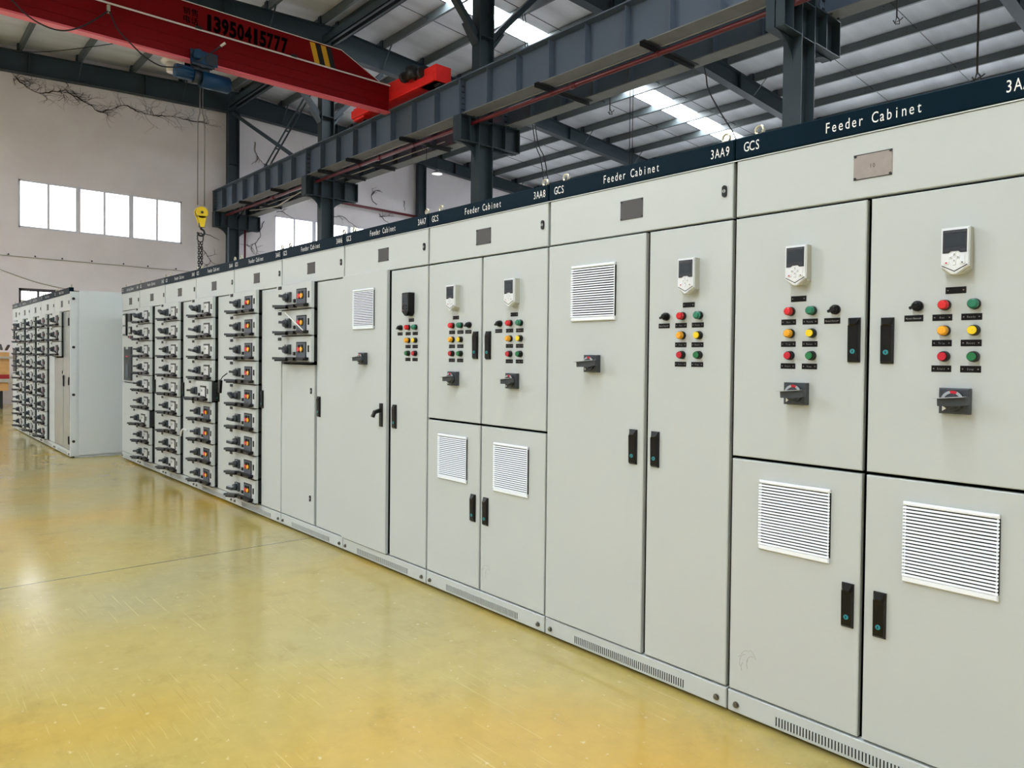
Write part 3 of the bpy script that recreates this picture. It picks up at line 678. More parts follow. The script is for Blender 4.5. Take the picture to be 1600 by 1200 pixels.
# ------------------------------------------------------------------ things on the far wall
wl = MB().tube(smooth([(XW+0.02, -2, 3.83), (XW+0.02, 0.1, 3.77), (XW+0.02, 1.5, 3.76), (XW+0.02, 3.2, 3.75), (XW+0.02, 5.5, 3.73)]), 0.012, 6)
t = tag(obj('wall_cable', wl.mesh('wall_cable', ['conduit'])), 'thin straight grey cable clipped along the far wall under the window', 'cable')
for y, z in ((0.3, 3.82), (0.87, 3.82), (1.47, 3.82), (2.16, 3.82), (2.93, 3.82), (3.55, 3.81), (4.3, 3.80)):
    obj('clip', MB().box(XW, XW+0.03, y-0.015, y+0.015, z-0.035, z).mesh('clip', ['iron_black']), t)
tag(obj('wall_cable', MB().tube(smooth([(XW+0.02, -2, 4.3), (XW+0.02, -0.5, 3.62), (XW+0.02, 0.13, 3.40), (XW+0.02, 0.8, 3.17), (XW+0.02, 1.5, 3.02), (XW+0.02, 2.4, 2.9), (XW+0.02, 3.4, 2.86)]), 0.012, 6).mesh('wall_cable', ['conduit'])), 'drooping grey cable on the far wall above the screened door', 'cable')
# dried creeper and cracks near the roof line
random.seed(3)
cp_ = MB()
def twig(y, z, ang, ln, r, depth=0):
    pts = [(XW+0.012, y, z)]; rs = [r]; n = max(3, int(ln/0.08))
    for k in range(n):
        ang += random.uniform(-0.55, 0.55); y += 0.08*math.cos(ang); z += 0.06*math.sin(ang)
        if z > zroof(y)-0.2: z = zroof(y)-0.2
        pts.append((XW+0.012+random.uniform(0, 0.01), y, z)); rs.append(r*(1-0.6*k/n))
        if depth < 3 and random.random() < 0.30: twig(y, z, ang+random.choice((-1, 1))*random.uniform(0.5, 1.3), ln*random.uniform(0.25, 0.5), r*0.6, depth+1)
    cp_.tube(pts, rs, 5)
main = [(0.45, 8.30), (0.62, 8.16), (0.95, 8.03), (1.25, 8.1), (1.51, 8.20), (1.8, 8.12), (2.1, 7.98), (2.35, 7.88), (2.6, 7.95), (2.95, 8.16), (3.25, 8.12), (3.6, 8.06), (3.9, 8.12), (4.25, 8.16), (4.7, 8.12), (5.2, 8.15)]
mp_ = smooth([(XW+0.015, y+random.uniform(-0.02, 0.02), z+random.uniform(-0.03, 0.03)) for y, z in main], 4)
mp_ = [(p[0], p[1]+random.uniform(-0.015, 0.015), p[2]+random.uniform(-0.02, 0.02)) for p in mp_]
cp_.tube(mp_, [0.011+0.005*math.sin(i*0.7) for i in range(len(mp_))], 5)
for k in range(0, len(mp_), 1):
    twig(mp_[k][1], mp_[k][2], random.uniform(-0.6, 2.2), random.uniform(0.2, 0.7), 0.0045, 1)
for k in range(12): twig(random.uniform(0.4, 0.8) if k < 4 else random.uniform(1.3, 2.0), random.uniform(8.1, 8.35), random.uniform(-2, 2), 0.3, 0.007, 1)
tag(obj('dried_creeper', cp_.mesh('dried_creeper', ['creeper'])), 'dark dried creeper branching along the top of the far gable wall', 'creeper')
cp_ = MB()
for (y, z, a_, ln) in ((6.6, 7.9, -1.0, 0.9), (6.9, 7.3, -1.8, 0.6), (7.8, 7.6, -0.2, 1.0), (8.9, 7.8, -0.4, 0.8), (5.0, 4.5, -1.4, 0.9), (5.1, 4.9, -0.4, 0.5), (6.9, 5.5, -1.5, 1.3), (7.3, 5.85, 0.2, 0.7), (9.2, 5.95, 0.1, 0.9)): twig(y, z, a_, ln, 0.011, 1)
tag(obj('wall_crack', cp_.mesh('wall_crack', ['creeper'])), 'thin dark cracks scattered over the gable wall beside its column', 'crack')['kind'] = 'stuff'
cp_ = MB()
for (y, z, a_, ln) in ((10.9, 6.6, 2.0, 0.6), (11.0, 6.3, -1.6, 0.7), (11.0, 6.2, 0.6, 0.6), (10.7, 6.9, 1.2, 0.5), (12.0, 6.9, -1.0, 0.3)): twig(y, z, a_, ln, 0.012, 1)
tag(obj('wall_crack', cp_.mesh('wall_crack', ['creeper'])), 'starburst of dark cracks crossing the red pipe on the gable wall', 'crack')['kind'] = 'stuff'

# workbench stack at far left
wb = thing('material_stack', 'stack of wooden boards and metal offcuts on dark trestles at far left', 'stack', (-19.9, -0.1, 0))
m_ = MB()
for y in (-1.5, 0.0): m_.box(-0.5, 0.5, y-0.08, y+0.08, 0, 0.42)
obj('trestle', m_.mesh('trestle', ['iron_black']), wb)
obj('board', MB().box(-0.55, 0.55, -1.9, 0.18, 0.42, 0.62).mesh('board', ['wood']), wb)
obj('metal_sheet', MB().box(-0.6, 0.6, -2.0, 0.34, 0.62, 0.70).mesh('metal_sheet', ['conduit']), wb)
obj('red_band', MB().box(-0.56, 0.56, -1.9, 0.20, 0.70, 0.80).mesh('red_band', ['strap_red']), wb)
obj('board', MB().box(-0.55, 0.55, -1.9, 0.20, 0.80, 1.17).mesh('board', ['wood']), wb)
obj('metal_sheet', MB().box(-0.62, 0.62, -2.0, 0.34, 1.17, 1.22).mesh('metal_sheet', ['conduit']), wb)
obj('board', MB().box(-0.55, 0.55, -1.9, 0.2, 1.22, 1.32).mesh('board', ['wood']), wb)
random.seed(5); m_ = MB()
for k in range(16):
    y = random.uniform(-1.6, 0.2); m_.bar((random.uniform(-0.4, 0.4), y, 1.33+random.uniform(0.0, 0.16)), (random.uniform(-0.4, 0.5), y+random.uniform(-0.4, 0.4), 1.36+random.uniform(0.0, 0.18)), 0.05, 0.03)
obj('offcut', m_.mesh('offcut', ['dark_frame']), wb)
# ================================================================== switchgear parts
def door_mb(w, h): return MB().cbox(0, w, 0, 0.022, 0, h, 0.003)
def add_door(cab, x0, x1, z0, z1, dy=0.0, m='paint', label=None):
    key = ('door', round(x1-x0, 4), round(z1-z0, 4), m)
    return obj('door', cached(key, lambda: door_mb(x1-x0, z1-z0).mesh('door', [m])), cab, (x0, dy, z0), label=label)
def vent_mesh(w, h):
    mb = MB(); mb.box(0, w, -0.004, 0, 0, h, 1)
    mb.cbox(0, w, -0.014, 0, h-0.012, h, 0.003, 0); mb.cbox(0, w, -0.012, 0, 0, 0.018, 0.003, 0)
    mb.box(0.004, 0.007, -0.009, 0, 0, h, 0); mb.box(w-0.007, w-0.004, -0.009, 0, 0, h, 0)
    n = 21; zz = 0.018; st_ = (h-0.012-zz)/n
    for k in range(n):
        z = zz+st_*k+st_*0.10
        mb.hexa([(0.0, -0.0135, z), (w, -0.0135, z), (w, -0.0115, z+st_*0.53), (0.0, -0.0115, z+st_*0.56), (0.0, -0.010, z), (w, -0.010, z), (w, -0.009, z+st_*0.56), (0.0, -0.009, z+st_*0.56)], 0)
    return mb.mesh('vent_grille', ['vent_white', 'vent_dark'])
def add_vent(par, x0, z0, w=0.262, h=0.25): return obj('vent_grille', cached(('vent', w, h), lambda: vent_mesh(w, h)), par, (x0, 0, z0))
def handle_mesh():
    mb = MB(); mb.cbox(-0.02, 0.02, -0.008, 0, -0.073, 0.073, 0.003, 0)
    mb.hexa([(-0.017, -0.013, -0.066), (0.017, -0.013, -0.066), (0.017, -0.015, 0.048), (-0.017, -0.015, 0.048), (-0.018, -0.008, -0.07), (0.018, -0.008, -0.07), (0.018, -0.008, 0.050), (-0.018, -0.008, 0.050)], 0)
    mb.hexa([(-0.010, -0.020, 0.052), (0.010, -0.020, 0.052), (0.014, -0.010, 0.071), (-0.014, -0.010, 0.071), (-0.018, -0.008, 0.034), (0.018, -0.008, 0.034), (0.018, -0.008, 0.072), (-0.018, -0.008, 0.072)], 0)
    mb.cyl((0, -0.0160, -0.037), (0, -0.013, -0.037), 0.0078, seg=16, m=1); mb.box(-0.0015, 0.0015, -0.0165, -0.015, -0.041, -0.033, 0)
    return mb.mesh('handle', ['black_plastic', 'cyan_lock'])
def add_handle(par, x, z, small=False): return obj('handle', cached('handle', handle_mesh), par, (x, 0, z))
def open_handle_mesh():
    mb = MB(); mb.cbox(-0.018, 0.018, -0.008, 0, -0.073, 0.073, 0.003)
    mb.bar((0, -0.012, 0.030), (-0.004, -0.050, 0.018), 0.026, 0.022); mb.bar((-0.004, -0.046, 0.02), (-0.006, -0.060, -0.012), 0.026, 0.016)
    return mb.mesh('handle', ['black_plastic'])
def lock_mesh():
    mb = MB(); pts = [(0.010*math.cos(t), 0.012+0.010*math.sin(t)) for t in [i*math.pi/8 for i in range(9)]]+[(0.010*math.cos(t), -0.012+0.010*math.sin(t)) for t in [math.pi+i*math.pi/8 for i in range(9)]]
    mb.prism(pts, -0.006, 0, 'y', 0); mb.cyl((0, -0.008, 0), (0, -0.005, 0), 0.0065, seg=12, m=1); mb.box(-0.001, 0.001, -0.009, -0.008, -0.005, 0.005, 0)
    return mb.mesh('lock', ['black_plastic', 'switch_light'])
def add_lock(par, x, z): return obj('lock', cached('lock', lock_mesh), par, (x, 0, z))
def lamp_parts(par, kind, x, z):
    # kind: lens colour name; buttons have a smaller cap in a black ring
    butt = 'button' in kind
    bez = cached(('bezel', butt), lambda: MB().cyl((0, 0, 0), (0, -0.012, 0), 0.0165, 0.0155, 24).cyl((0, -0.012, 0), (0, -0.020 if butt else -0.014, 0), 0.0155, 0.0140, 24).mesh('bezel', ['black_plastic']))
    b = obj('push_button' if butt else 'indicator_lamp', bez, par, (x, 0, z))
    def mk():
        mb = MB()
        if butt: mb.cyl((0, -0.019, 0), (0, -0.026, 0), 0.0125, 0.0120, 24)
        else: mb.cyl((0, -0.013, 0), (0, -0.026, 0), 0.0150, 0.0142, 24); mb.cyl((0, -0.026, 0), (0, -0.031, 0), 0.0142, 0.010, 24)
        return mb.mesh('cap' if butt else 'lens', [kind])
    obj('cap' if butt else 'lens', cached(('lens', kind), mk), b, label=kind.replace('_', ' '))
    return b
def knob_parts(par, x, z):
    def mk():
        mb = MB(); mb.cyl((0, 0, 0), (0, -0.012, 0), 0.0165, 0.016, 24); mb.cyl((0, -0.012, 0), (0, -0.024, 0), 0.014, 0.012, 20)
        mb.cyl((0, -0.024, 0), (0, -0.029, 0), 0.012, 0.007, 20); mb.bar((0.0, -0.024, 0.0), (-0.0165, -0.022, -0.007), 0.010, 0.008); return mb.mesh('selector_knob', ['black_plastic'])
    return obj('selector_knob', cached('knob', mk), par, (x, 0, z))
def name_tag(par, x, z, w, h, text=None):
    t = obj('name_tag', cached(('tag', w, h), lambda: MB().cbox(-w/2, w/2, -0.002, 0, -h/2, h/2, 0.001).cyl((-w/2+0.007, -0.003, 0.0), (-w/2+0.007, -0.001, 0.0), 0.0018, seg=8, m=1).cyl((w/2-0.007, -0.003, 0.0), (w/2-0.007, -0.001, 0.0), 0.0018, seg=8, m=1).mesh('name_tag', ['tag_black', 'plate_metal'])), par, (x, 0, z))
    if text: obj('lettering', text_mesh(text, 0.0056, 0.0046 if len(text) < 7 else 0.0032, 'tag_letter', 0.85), t, (0, -0.0026, -0.003), FRONT)
    return t
def keypad_parts(par, x, z, dark=False):
    w, hh = 0.0375, 0.069
    body = [(-w, hh), (w, hh), (w, -0.045), (0.006, -hh), (-0.006, -hh), (-w, -0.045)]
    def shrink(p, s): return [(a*s, b*s) for a, b in p]
    def back():
        mb = MB(); mb.prism([(-w*0.98, hh), (w*0.98, hh), (w*0.98, -0.052), (w*0.5, -hh*0.98), (-w*0.5, -hh*0.98), (-w*0.98, -0.052)], -0.030, 0, 'y', 0)
        mb.prism(body, -0.036, -0.030, 'y', 1); mb.prism([(a*0.96, b*0.97) for a, b in body], -0.041, -0.036, 'y', 1)
        return mb.mesh('control_keypad', ['black_plastic' if dark else 'keypad_case', 'black_plastic' if dark else 'keypad_white'])
    k = obj('control_keypad', cached(('kp', dark), back), par, (x, 0, z))
    def scr():
        mb = MB(); mb.prism([(-0.032, 0.061), (0.032, 0.061), (0.032, -0.006), (0.016, -0.006), (0.010, -0.001), (-0.010, -0.001), (-0.016, -0.006), (-0.032, -0.006)], -0.0425, -0.040, 'y', 0)
        mb.box(-0.026, 0.026, -0.0432, -0.0425, 0.012, 0.048, 1); mb.box(-0.03, 0.03, -0.0445, -0.0425, 0.053, 0.058, 2)
        mb.box(-0.028, -0.016, -0.0435, -0.0425, 0.001, 0.005, 2); mb.box(0.016, 0.028, -0.0435, -0.0425, 0.001, 0.005, 2)
        return mb.mesh('screen', ['screen_frame', 'screen', 'switch_grey'])
    obj('screen', cached('kpscr', scr), k)
    def keys():
        mb = MB()
        for a, b in ((0, -0.010), (-0.010, -0.019), (0.010, -0.019), (0, -0.028), (-0.021, -0.035), (0.021, -0.035), (0, -0.038)):
            q = 0.0042 if abs(a) < 0.015 else 0.007; mb.cbox(a-q, a+q, -0.0435, -0.0405, b-0.0042, b+0.0042, 0.001, 0)
        for a, b in ((0, -0.010), (-0.010, -0.019), (0.010, -0.019), (0, -0.028)): mb.box(a-0.0012, a+0.0012, -0.044, -0.0434, b-0.0012, b+0.0012, 1)
        mb.box(-0.0235, -0.0185, -0.044, -0.0434, -0.0365, -0.0325, 2); mb.box(0.019, 0.023, -0.044, -0.0434, -0.0365, -0.0335, 1); mb.box(0.025, 0.028, -0.043, -0.0405, -0.026, -0.012, 0)
        mb.prism([(-0.034, -0.043), (0, -0.061), (0.034, -0.043), (0.034, -0.0405), (0, -0.0585), (-0.034, -0.0405)], -0.0418, -0.0405, 'y', 1)
        return mb.mesh('key_pad', ['panel_grey' if dark else 'keypad_white', 'tag_black', 'red_button'])
    obj('key_pad', cached(('kpkeys', dark), keys), k)
    return k
def isolator(par, x, z, wide=False):
    def base():
        mb = MB(); mb.cbox(-0.041, 0.041, -0.024, 0, -0.038, 0.038, 0.004, 0); mb.cyl((0, -0.024, 0), (0, -0.036, 0), 0.030, 0.027, 28, 0)
        # graduated arc above the lever
        arc = [(0.031*math.cos(t), 0.031*math.sin(t)) for t in [math.radians(15+150*i/12) for i in range(13)]]+[(0.023*math.cos(t), 0.023*math.sin(t)) for t in [math.radians(165-150*i/12) for i in range(13)]]
        n = len(arc)//2
        for i in range(n-1):
            q = [arc[i], arc[i+1], arc[2*n-2-i], arc[2*n-1-i]]; mb.prism(q, -0.0368, -0.0355, 'y', 2 if 4 <= i <= 6 else 1)
        mb.prism([(-0.030, -0.030), (-0.018, -0.022), (-0.030, -0.016)], -0.0255, -0.024, 'y', 3)
        return mb.mesh('isolator_switch', ['switch_grey', 'switch_light', 'red_button', 'white_letter'])
    s_ = obj('isolator_switch', cached('isob', base), par, (x, 0, z))
    L0 = 0.056 if wide else 0.041
    def lev():
        mb = MB(); mb.cyl((0, -0.036, 0), (0, -0.046, 0), 0.020, 0.020, 20)
        pts = [(-L0, -0.013), (L0*0.35, -0.015), (L0, -0.010), (L0+0.002, 0.012), (L0*0.5, 0.011), (-L0, 0.009)]
        mb.prism([(a+0.008, b) for a, b in pts], -0.060, -0.042, 'y', 0)
        mb.prism([(-L0, 0.009), (L0*0.5, 0.011), (L0+0.002, 0.012), (L0+0.002, 0.014), (L0*0.5, 0.013), (-L0, 0.011)], -0.072, -0.050, 'y', 1)  # pale top strip puts the lever's highlight into colour
        return mb.mesh('lever', ['switch_grey', 'switch_light'])
    obj('lever', cached(('isol', wide), lev), s_, (0, 0, 0), (0, -0.06, 0))
    return s_
def plate_mesh(mt):
    mb = MB(); mb.box(-0.061, 0.061, -0.0015, 0, -0.041, 0.041, 0)
    for a in (-0.056, 0.056):
        for b in (-0.036, 0.036): mb.cyl((a, -0.004, b), (a, 0, b), 0.0042, seg=10, m=1)
    for b in ((-0.041, -0.038), (0.038, 0.041)): mb.box(-0.061, 0.061, -0.002, 0, b[0], b[1], 2)
    return mb.mesh('nameplate', [mt, 'iron_black', 'plate_dark'])
def plinth_mesh(w):
    mb = MB(); mb.cbox(0.004, w-0.004, 0, 0.03, 0.017, 0.094, 0.003, 0)
    a, b = w*0.195, w*0.805; n = int((b-a)/0.0112)
    for k in range(n):
        x = a+(b-a)*k/n; mb.box(x, x+0.0058, -0.0022, 0.0, 0.028, 0.062, 0); mb.box(x+0.0058, x+0.0095, -0.0006, 0.0, 0.029, 0.061, 1)
    return mb.mesh('plinth', ['paint', 'vent_dark'])
def bolt_mesh(): return MB().cyl((0, 0.0, 0), (0, -0.004, 0), 0.012, seg=14).cyl((0, -0.004, 0), (0, -0.011, 0), 0.009, seg=6).cyl((0, -0.011, 0), (0, -0.013, 0), 0.004, seg=8).mesh('bolt', ['bolt_metal'])
def eye_mesh():
    mb = MB(); pts = [(0.016*math.cos(t), 0, 0.022+0.016*math.sin(t)) for t in [i*2*math.pi/20 for i in range(20)]]
    mb.tube(pts, 0.0055, 8, 0, True); mb.cyl((0, 0, 0), (0, 0, 0.010), 0.014, 0.009, 14); return mb.mesh('lifting_eye', ['zinc'])

def cabinet(x, y, w, label, group, code, title='Feeder Cabinet', film=False, plate='plate_dark', lock=True, eyes=True, tiny='10', side=None, name='feeder_cabinet', gcs='GCS'):
    c = thing(name, label, 'cabinet', (x, y, 0), group)
    cz = MB(); cz.box(0.002, w-0.002, 0.05, 1.0, 0.0, 2.07, 0, 1); cz.box(0.002, w-0.002, 0.03, 0.05, 0.094, 0.100, 1); 
    for xx in (0.002, w-0.018): cz.box(xx, xx+0.016, 0.026, 0.05, 0.10, 2.07, 1)
    obj('cabinet_body', cz.mesh('cabinet_body', ['paint_side_lit', 'gasket_gap_shade']), c)
    p = obj('plinth', cached(('plinth', w), lambda: plinth_mesh(w)), c)
    for xx in (0.04, w-0.045): obj('bolt', cached('bolt', bolt_mesh), p, (xx, 0, 0.047))
    tp = obj('top_panel', cached(('top', w), lambda: MB().cbox(0.008, w-0.008, 0, 0.025, 1.864, 2.070, 0.003).mesh('top_panel', ['paint'])), c)
    np_ = obj('nameplate', cached(('plate', plate), lambda: plate_mesh(plate)), tp, (w*0.504, 0, 1.965))
    if plate == 'plate_metal':
        obj('lettering', text_mesh(tiny, 0.013, 0.010, 'dark_letter', 0.8), tp, (w*0.504, -0.003, 1.957), FRONT)
    if lock: add_lock(tp, w-0.043, 1.968)
    hd = obj('header_sign', cached(('hdr', w, film), lambda: MB().cbox(0.003, w-0.003, -0.006, 0.045, 2.074, 2.154, 0.004, 0).box(0.003, w-0.003, 0.045, 1.0, 2.07, 2.10, 1).box(0.0, w, -0.003, 0.0, 2.070, 2.0735, 1).mesh('header_sign', ['navy_film_glare' if film else 'navy', 'paint_side_lit'])), c)
    zc = 2.098
    obj('lettering', text_mesh(gcs, 0.034, 0.0225, 'white_letter', 0.68, 0.0), hd, (0.072, -0.0068, zc), FRONT)
    obj('lettering', text_mesh(title, 0.034, 0.0222 if w > 0.9 else 0.020, 'white_letter', 0.68, 0.0), hd, (w*0.5, -0.0068, zc), FRONT)
    if code: obj('lettering', text_mesh(code, 0.034, 0.0222, 'white_letter', 0.68, 0.0), hd, (w-0.063-(0.011 if len(code) > 4 else 0), -0.0068, zc), FRONT)
    if eyes:
        for xx in (0.08, w-0.06): obj('lifting_eye', cached('eye', eye_mesh), c, (xx, 0.03, 2.154))
    return c
def button_group(c, xs, knob, text=True, third=('red_button', 'green_button'), tagx=None):
    zr = (1.505, 1.428, 1.351); T = lambda s: s if text else None
    cols = [('red_lens', 'green_lens'), ('orange_lens', 'yellow_button'), third]
    txt = [('Run', 'Ready'), ('Trip', 'Reset'), ('Start', 'Stop')]
    for r in range(3):
        for k in range(2):
            lamp_parts(c, cols[r][k], xs[k], zr[r]); name_tag(c, xs[k]-0.008, zr[r]-0.037, 0.055, 0.0195, T(txt[r][k]))
    knob_parts(c, knob, 1.505); name_tag(c, knob-0.012, 1.468, 0.055, 0.0195, T('Local/Remote'))
    name_tag(c, xs[0]*0.55+xs[1]*0.45-0.008, 1.548, 0.056, 0.020, None)

def scuff(par, x, z):
    random.seed(11); mb = MB()
    for k in range(7):
        a0 = random.uniform(0.3, 2.6); r = random.uniform(0.018, 0.05); cx, cz = x+random.uniform(-0.02, 0.03), z+random.uniform(-0.02, 0.02)
        mb.tube([(cx+r*0.7*math.cos(a0+q*0.22), -0.0001, cz+r*math.sin(a0+q*0.22)) for q in range(random.randint(4, 9))], 0.0005, 4)
    obj('scuff_mark', mb.mesh('scuff_mark', ['plate_metal']), par)

# ---- drawer units
def drawer(c, z0, h, kind, variant, x0=0.008, w=0.588, push=0.0):
    D = 0.045+push
    d_ = obj('drawer', cached(('drawer', h), lambda: MB().cbox(0, w, -0.045, -0.020, 0.003, h-0.003, 0.003, 0).box(0.01, w-0.012, -0.020, 0.05, 0.010, h-0.012, 1).mesh('drawer', ['paint', 'drawer_side'])), c, (x0, -push, z0))
    F0 = -0.045
    obj('label_tag', cached('dtag', lambda: MB().box(-0.028, 0.028, -0.004, 0, -0.012, 0.012).mesh('label_tag', ['tag_black'])), d_, (0.062, F0, h-0.022))
    def sw(v):
        mb = MB(); mb.cbox(-0.042, 0.042, -0.018, 0, -0.036, 0.036, 0.003, 0); mb.cyl((0, -0.018, -0.002), (0, -0.045, -0.002), 0.030, 0.026, 18, 0)
        mb.cyl((0, -0.0185, 0.022), (0, -0.0195, 0.022), 0.014, seg=14, m=1)
        if v == 0: mb.bar((0.010, -0.04, 0.004), (-0.006, -0.080, 0.006), 0.045, 0.018)
        elif v == 1: mb.bar((0.018, -0.055, -0.018), (-0.026, -0.070, 0.020), 0.04, 0.020); mb.bar((0.012, -0.058, -0.006), (-0.026, -0.072, 0.030), 0.03, 0.006, 1)
        else: mb.bar((0.02, -0.05, -0.012), (-0.035, -0.075, -0.002), 0.04, 0.022); mb.bar((0.016, -0.052, 0.002), (-0.033, -0.077, 0.010), 0.03, 0.005, 1)
        return mb.mesh('rotary_switch', ['switch_grey', 'switch_light'])
    obj('rotary_switch', cached(('dsw', variant), lambda: sw(variant)), d_, (0.225, F0, h-0.100))
    obj('pilot_socket', cached('dsock', lambda: MB().cbox(-0.014, 0.014, -0.010, 0, -0.013, 0.013, 0.002).mesh('pilot_socket', ['black_plastic'])), d_, (0.325, F0, h-0.132))
    if kind == 'button':
        def bp():
            mb = MB(); mb.cbox(-0.082, 0.082, -0.004, 0, -0.060, 0.060, 0.002, 1); mb.box(-0.072, 0.074, -0.005, -0.004, -0.056, 0.052, 0)
            mb.cyl((-0.026, -0.006, 0.006), (-0.026, -0.017, 0.006), 0.018, seg=16, m=2); mb.cyl((0.020, -0.006, 0.006), (0.020, -0.017, 0.006), 0.018, seg=16, m=3)
            mb.cyl((-0.026, -0.006, 0.006), (-0.026, -0.009, 0.006), 0.022, seg=16, m=1); mb.cyl((0.020, -0.006, 0.006), (0.020, -0.009, 0.006), 0.022, seg=16, m=1)
            mb.box(-0.042, -0.014, -0.010, -0.006, 0.024, 0.040, 1); mb.box(0.008, 0.036, -0.010, -0.006, 0.024, 0.040, 1)
            return mb.mesh('button_panel', ['panel_grey', 'tag_black', 'red_lens', 'orange_lens'])
        obj('button_panel', cached('dbp', bp), d_, (0.436, F0, h-0.106), label='grey panel with a red and an orange button')
    elif kind == 'dark':
        obj('button_panel', cached('dkp', lambda: MB().cbox(-0.082, 0.082, -0.004, 0, -0.060, 0.060, 0.002, 1).box(-0.05, 0.05, -0.007, -0.004, -0.03, 0.03, 0).box(-0.01, 0.03, -0.009, -0.007, 0.0, 0.02, 2).mesh('button_panel', ['panel_grey', 'tag_black', 'strap_red'])), d_, (0.436, F0, h-0.106), label='dark button panel')
    else:
        def wn():
            mb = MB(); mb.cbox(-0.078, 0.078, -0.005, 0, -0.060, 0.058, 0.003, 0); mb.box(-0.058, 0.062, -0.008, -0.005, -0.040, 0.042, 1); mb.box(-0.028, -0.012, -0.010, -0.008, 0.004, 0.022, 2)
            mb.box(-0.030, 0.040, -0.012, -0.005, -0.052, -0.036, 0); return mb.mesh('breaker_window', ['black_plastic', 'window_glass_white', 'switch_grey'])
        obj('breaker_window', cached('dwn', wn), d_, (0.434, F0, h-0.105), label='white meter face in a black frame')
    obj('latch', cached('dlatch', lambda: MB().cbox(-0.009, 0.009, -0.006, 0, -0.024, 0.024, 0.003).mesh('latch', ['black_plastic'])), d_, (0.553, F0, h-0.095))
    def pull():
        mb = MB(); mb.box(0.23, 0.55, -0.028, 0, -0.008, 0.012, 0); mb.box(0.30, 0.38, -0.040, -0.01, -0.014, 0.008, 0); mb.box(0.46, 0.56, -0.046, -0.01, -0.012, 0.004, 0)
        mb.bar((0.24, -0.020, 0.0), (0.13, -0.072, 0.002), 0.05, 0.018, 1); mb.bar((0.25, -0.03, -0.012), (0.15, -0.07, -0.014), 0.03, 0.012, 0)
        return mb.mesh('pull_handle', ['black_plastic', 'switch_grey'])
    obj('pull_handle', cached('dpull', pull), d_, (0, F0, h-0.170))
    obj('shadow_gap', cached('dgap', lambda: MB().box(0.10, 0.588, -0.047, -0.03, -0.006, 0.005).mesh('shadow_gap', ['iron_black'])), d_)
    return d_

GA = 'main row of feeder cabinets'
XA = [-8.78, -7.98, -6.99, -5.995, -4.995, -4.0, -3.0, -2.0, -1.0, 0.0, 1.0]
TOP, BOT, G = 1.856, 0.102, 0.008
def W(i): return XA[i+1]-XA[i]
# --- cabinet 10 (nearest)
c = cabinet(XA[9], 0, W(9), 'nearest light grey feeder cabinet with two large keypads and a riveted plate marked 10', GA, '3AA10', plate='plate_metal', lock=False)
dl = add_door(c, G, 0.488, 0.977, TOP); dr = add_door(c, 0.503, 1-G, 0.977, TOP)
dl2 = add_door(c, G, 0.488, BOT, 0.966); dr2 = add_door(c, 0.503, 1-G, BOT, 0.966)
add_handle(dl, 0.456-G, 1.403-0.977); add_handle(dr, 0.561-0.503, 1.400-0.977)
add_handle(dl2, 0.451-G, 0.528-BOT); add_handle(dr2, 0.554-0.503, 0.523-BOT)
add_vent(dl2, 0.126-G, 0.652-BOT); add_vent(dr2, 0.622-0.503, 0.650-BOT)
scuff(dl2, 0.07, 0.11)
keypad_parts(c, 0.266, 1.660); keypad_parts(c, 0.762, 1.660)
button_group(c, (0.232, 0.311), 0.392); button_group(c, (0.727, 0.806), 0.650)
isolator(c, 0.262, 1.219); isolator(c, 0.762, 1.219)
# --- cabinet 9
c = cabinet(XA[8], 0, W(8), 'feeder cabinet marked 3AA9 with one keypad and a square vent on its upper left door', GA, '3AA9')
dl = add_door(c, G, 0.588, BOT, TOP, -0.006); dr = add_door(c, 0.604, 1-G, BOT, TOP)
add_vent(dl, 0.167-G, 1.500-BOT); add_handle(dl, 0.537-G, 0.963-BOT); add_handle(dr, 0.648-0.604, 0.963-BOT)
isolator(c, 0.302, 1.310, True).location.y = -0.006
keypad_parts(c, 0.813, 1.658); button_group(c, (0.774, 0.853), 0.695)
# --- cabinet 8
c = cabinet(XA[7], 0, W(7), 'feeder cabinet marked 3AA8 with two small keypads above and two vents below', GA, '3AA8')
dl = add_door(c, G, 0.488, 0.982, TOP); dr = add_door(c, 0.503, 1-G, 0.982, TOP); dl2 = add_door(c, G, 0.488, BOT, 0.970); dr2 = add_door(c, 0.503, 1-G, BOT, 0.970)
add_handle(dl, 0.448-G, 1.396-0.982); add_handle(dr, 0.555-0.503, 1.395-0.982); add_handle(dl2, 0.440-G, 0.528-BOT); add_handle(dr2, 0.547-0.503, 0.526-BOT)
scuff(dr2, 0.04, 0.09); add_vent(dl2, 0.121-G, 0.650-BOT); add_vent(dr2, 0.614-0.503, 0.646-BOT)
keypad_parts(c, 0.266, 1.655); keypad_parts(c, 0.757, 1.655)
button_group(c, (0.242, 0.318), 0.393); button_group(c, (0.729, 0.806), 0.648)
isolator(c, 0.262, 1.214); isolator(c, 0.756, 1.216)
# --- cabinet 7
c = cabinet(XA[6], 0, W(6), 'feeder cabinet marked 3AA7 with a tall narrow-looking vent, a black keypad and an open handle', GA, '3AA7')
dl = add_door(c, G, 0.572, BOT, TOP+0.01, -0.016); dr = add_door(c, 0.600, 1-G, BOT, TOP)
add_vent(dl, 0.166-G, 1.505-BOT, 0.262, 0.258); obj('handle', open_handle_mesh(), dl, (0.520-G, 0, 0.965-BOT)); add_handle(dr, 0.652-0.600, 0.963-BOT)
isolator(c, 0.302, 1.315, True).location.y = -0.016
keypad_parts(c, 0.820, 1.640, True)
button_group(c, (0.800, 0.876), 0.715, False, ('green_button', 'red_button'))
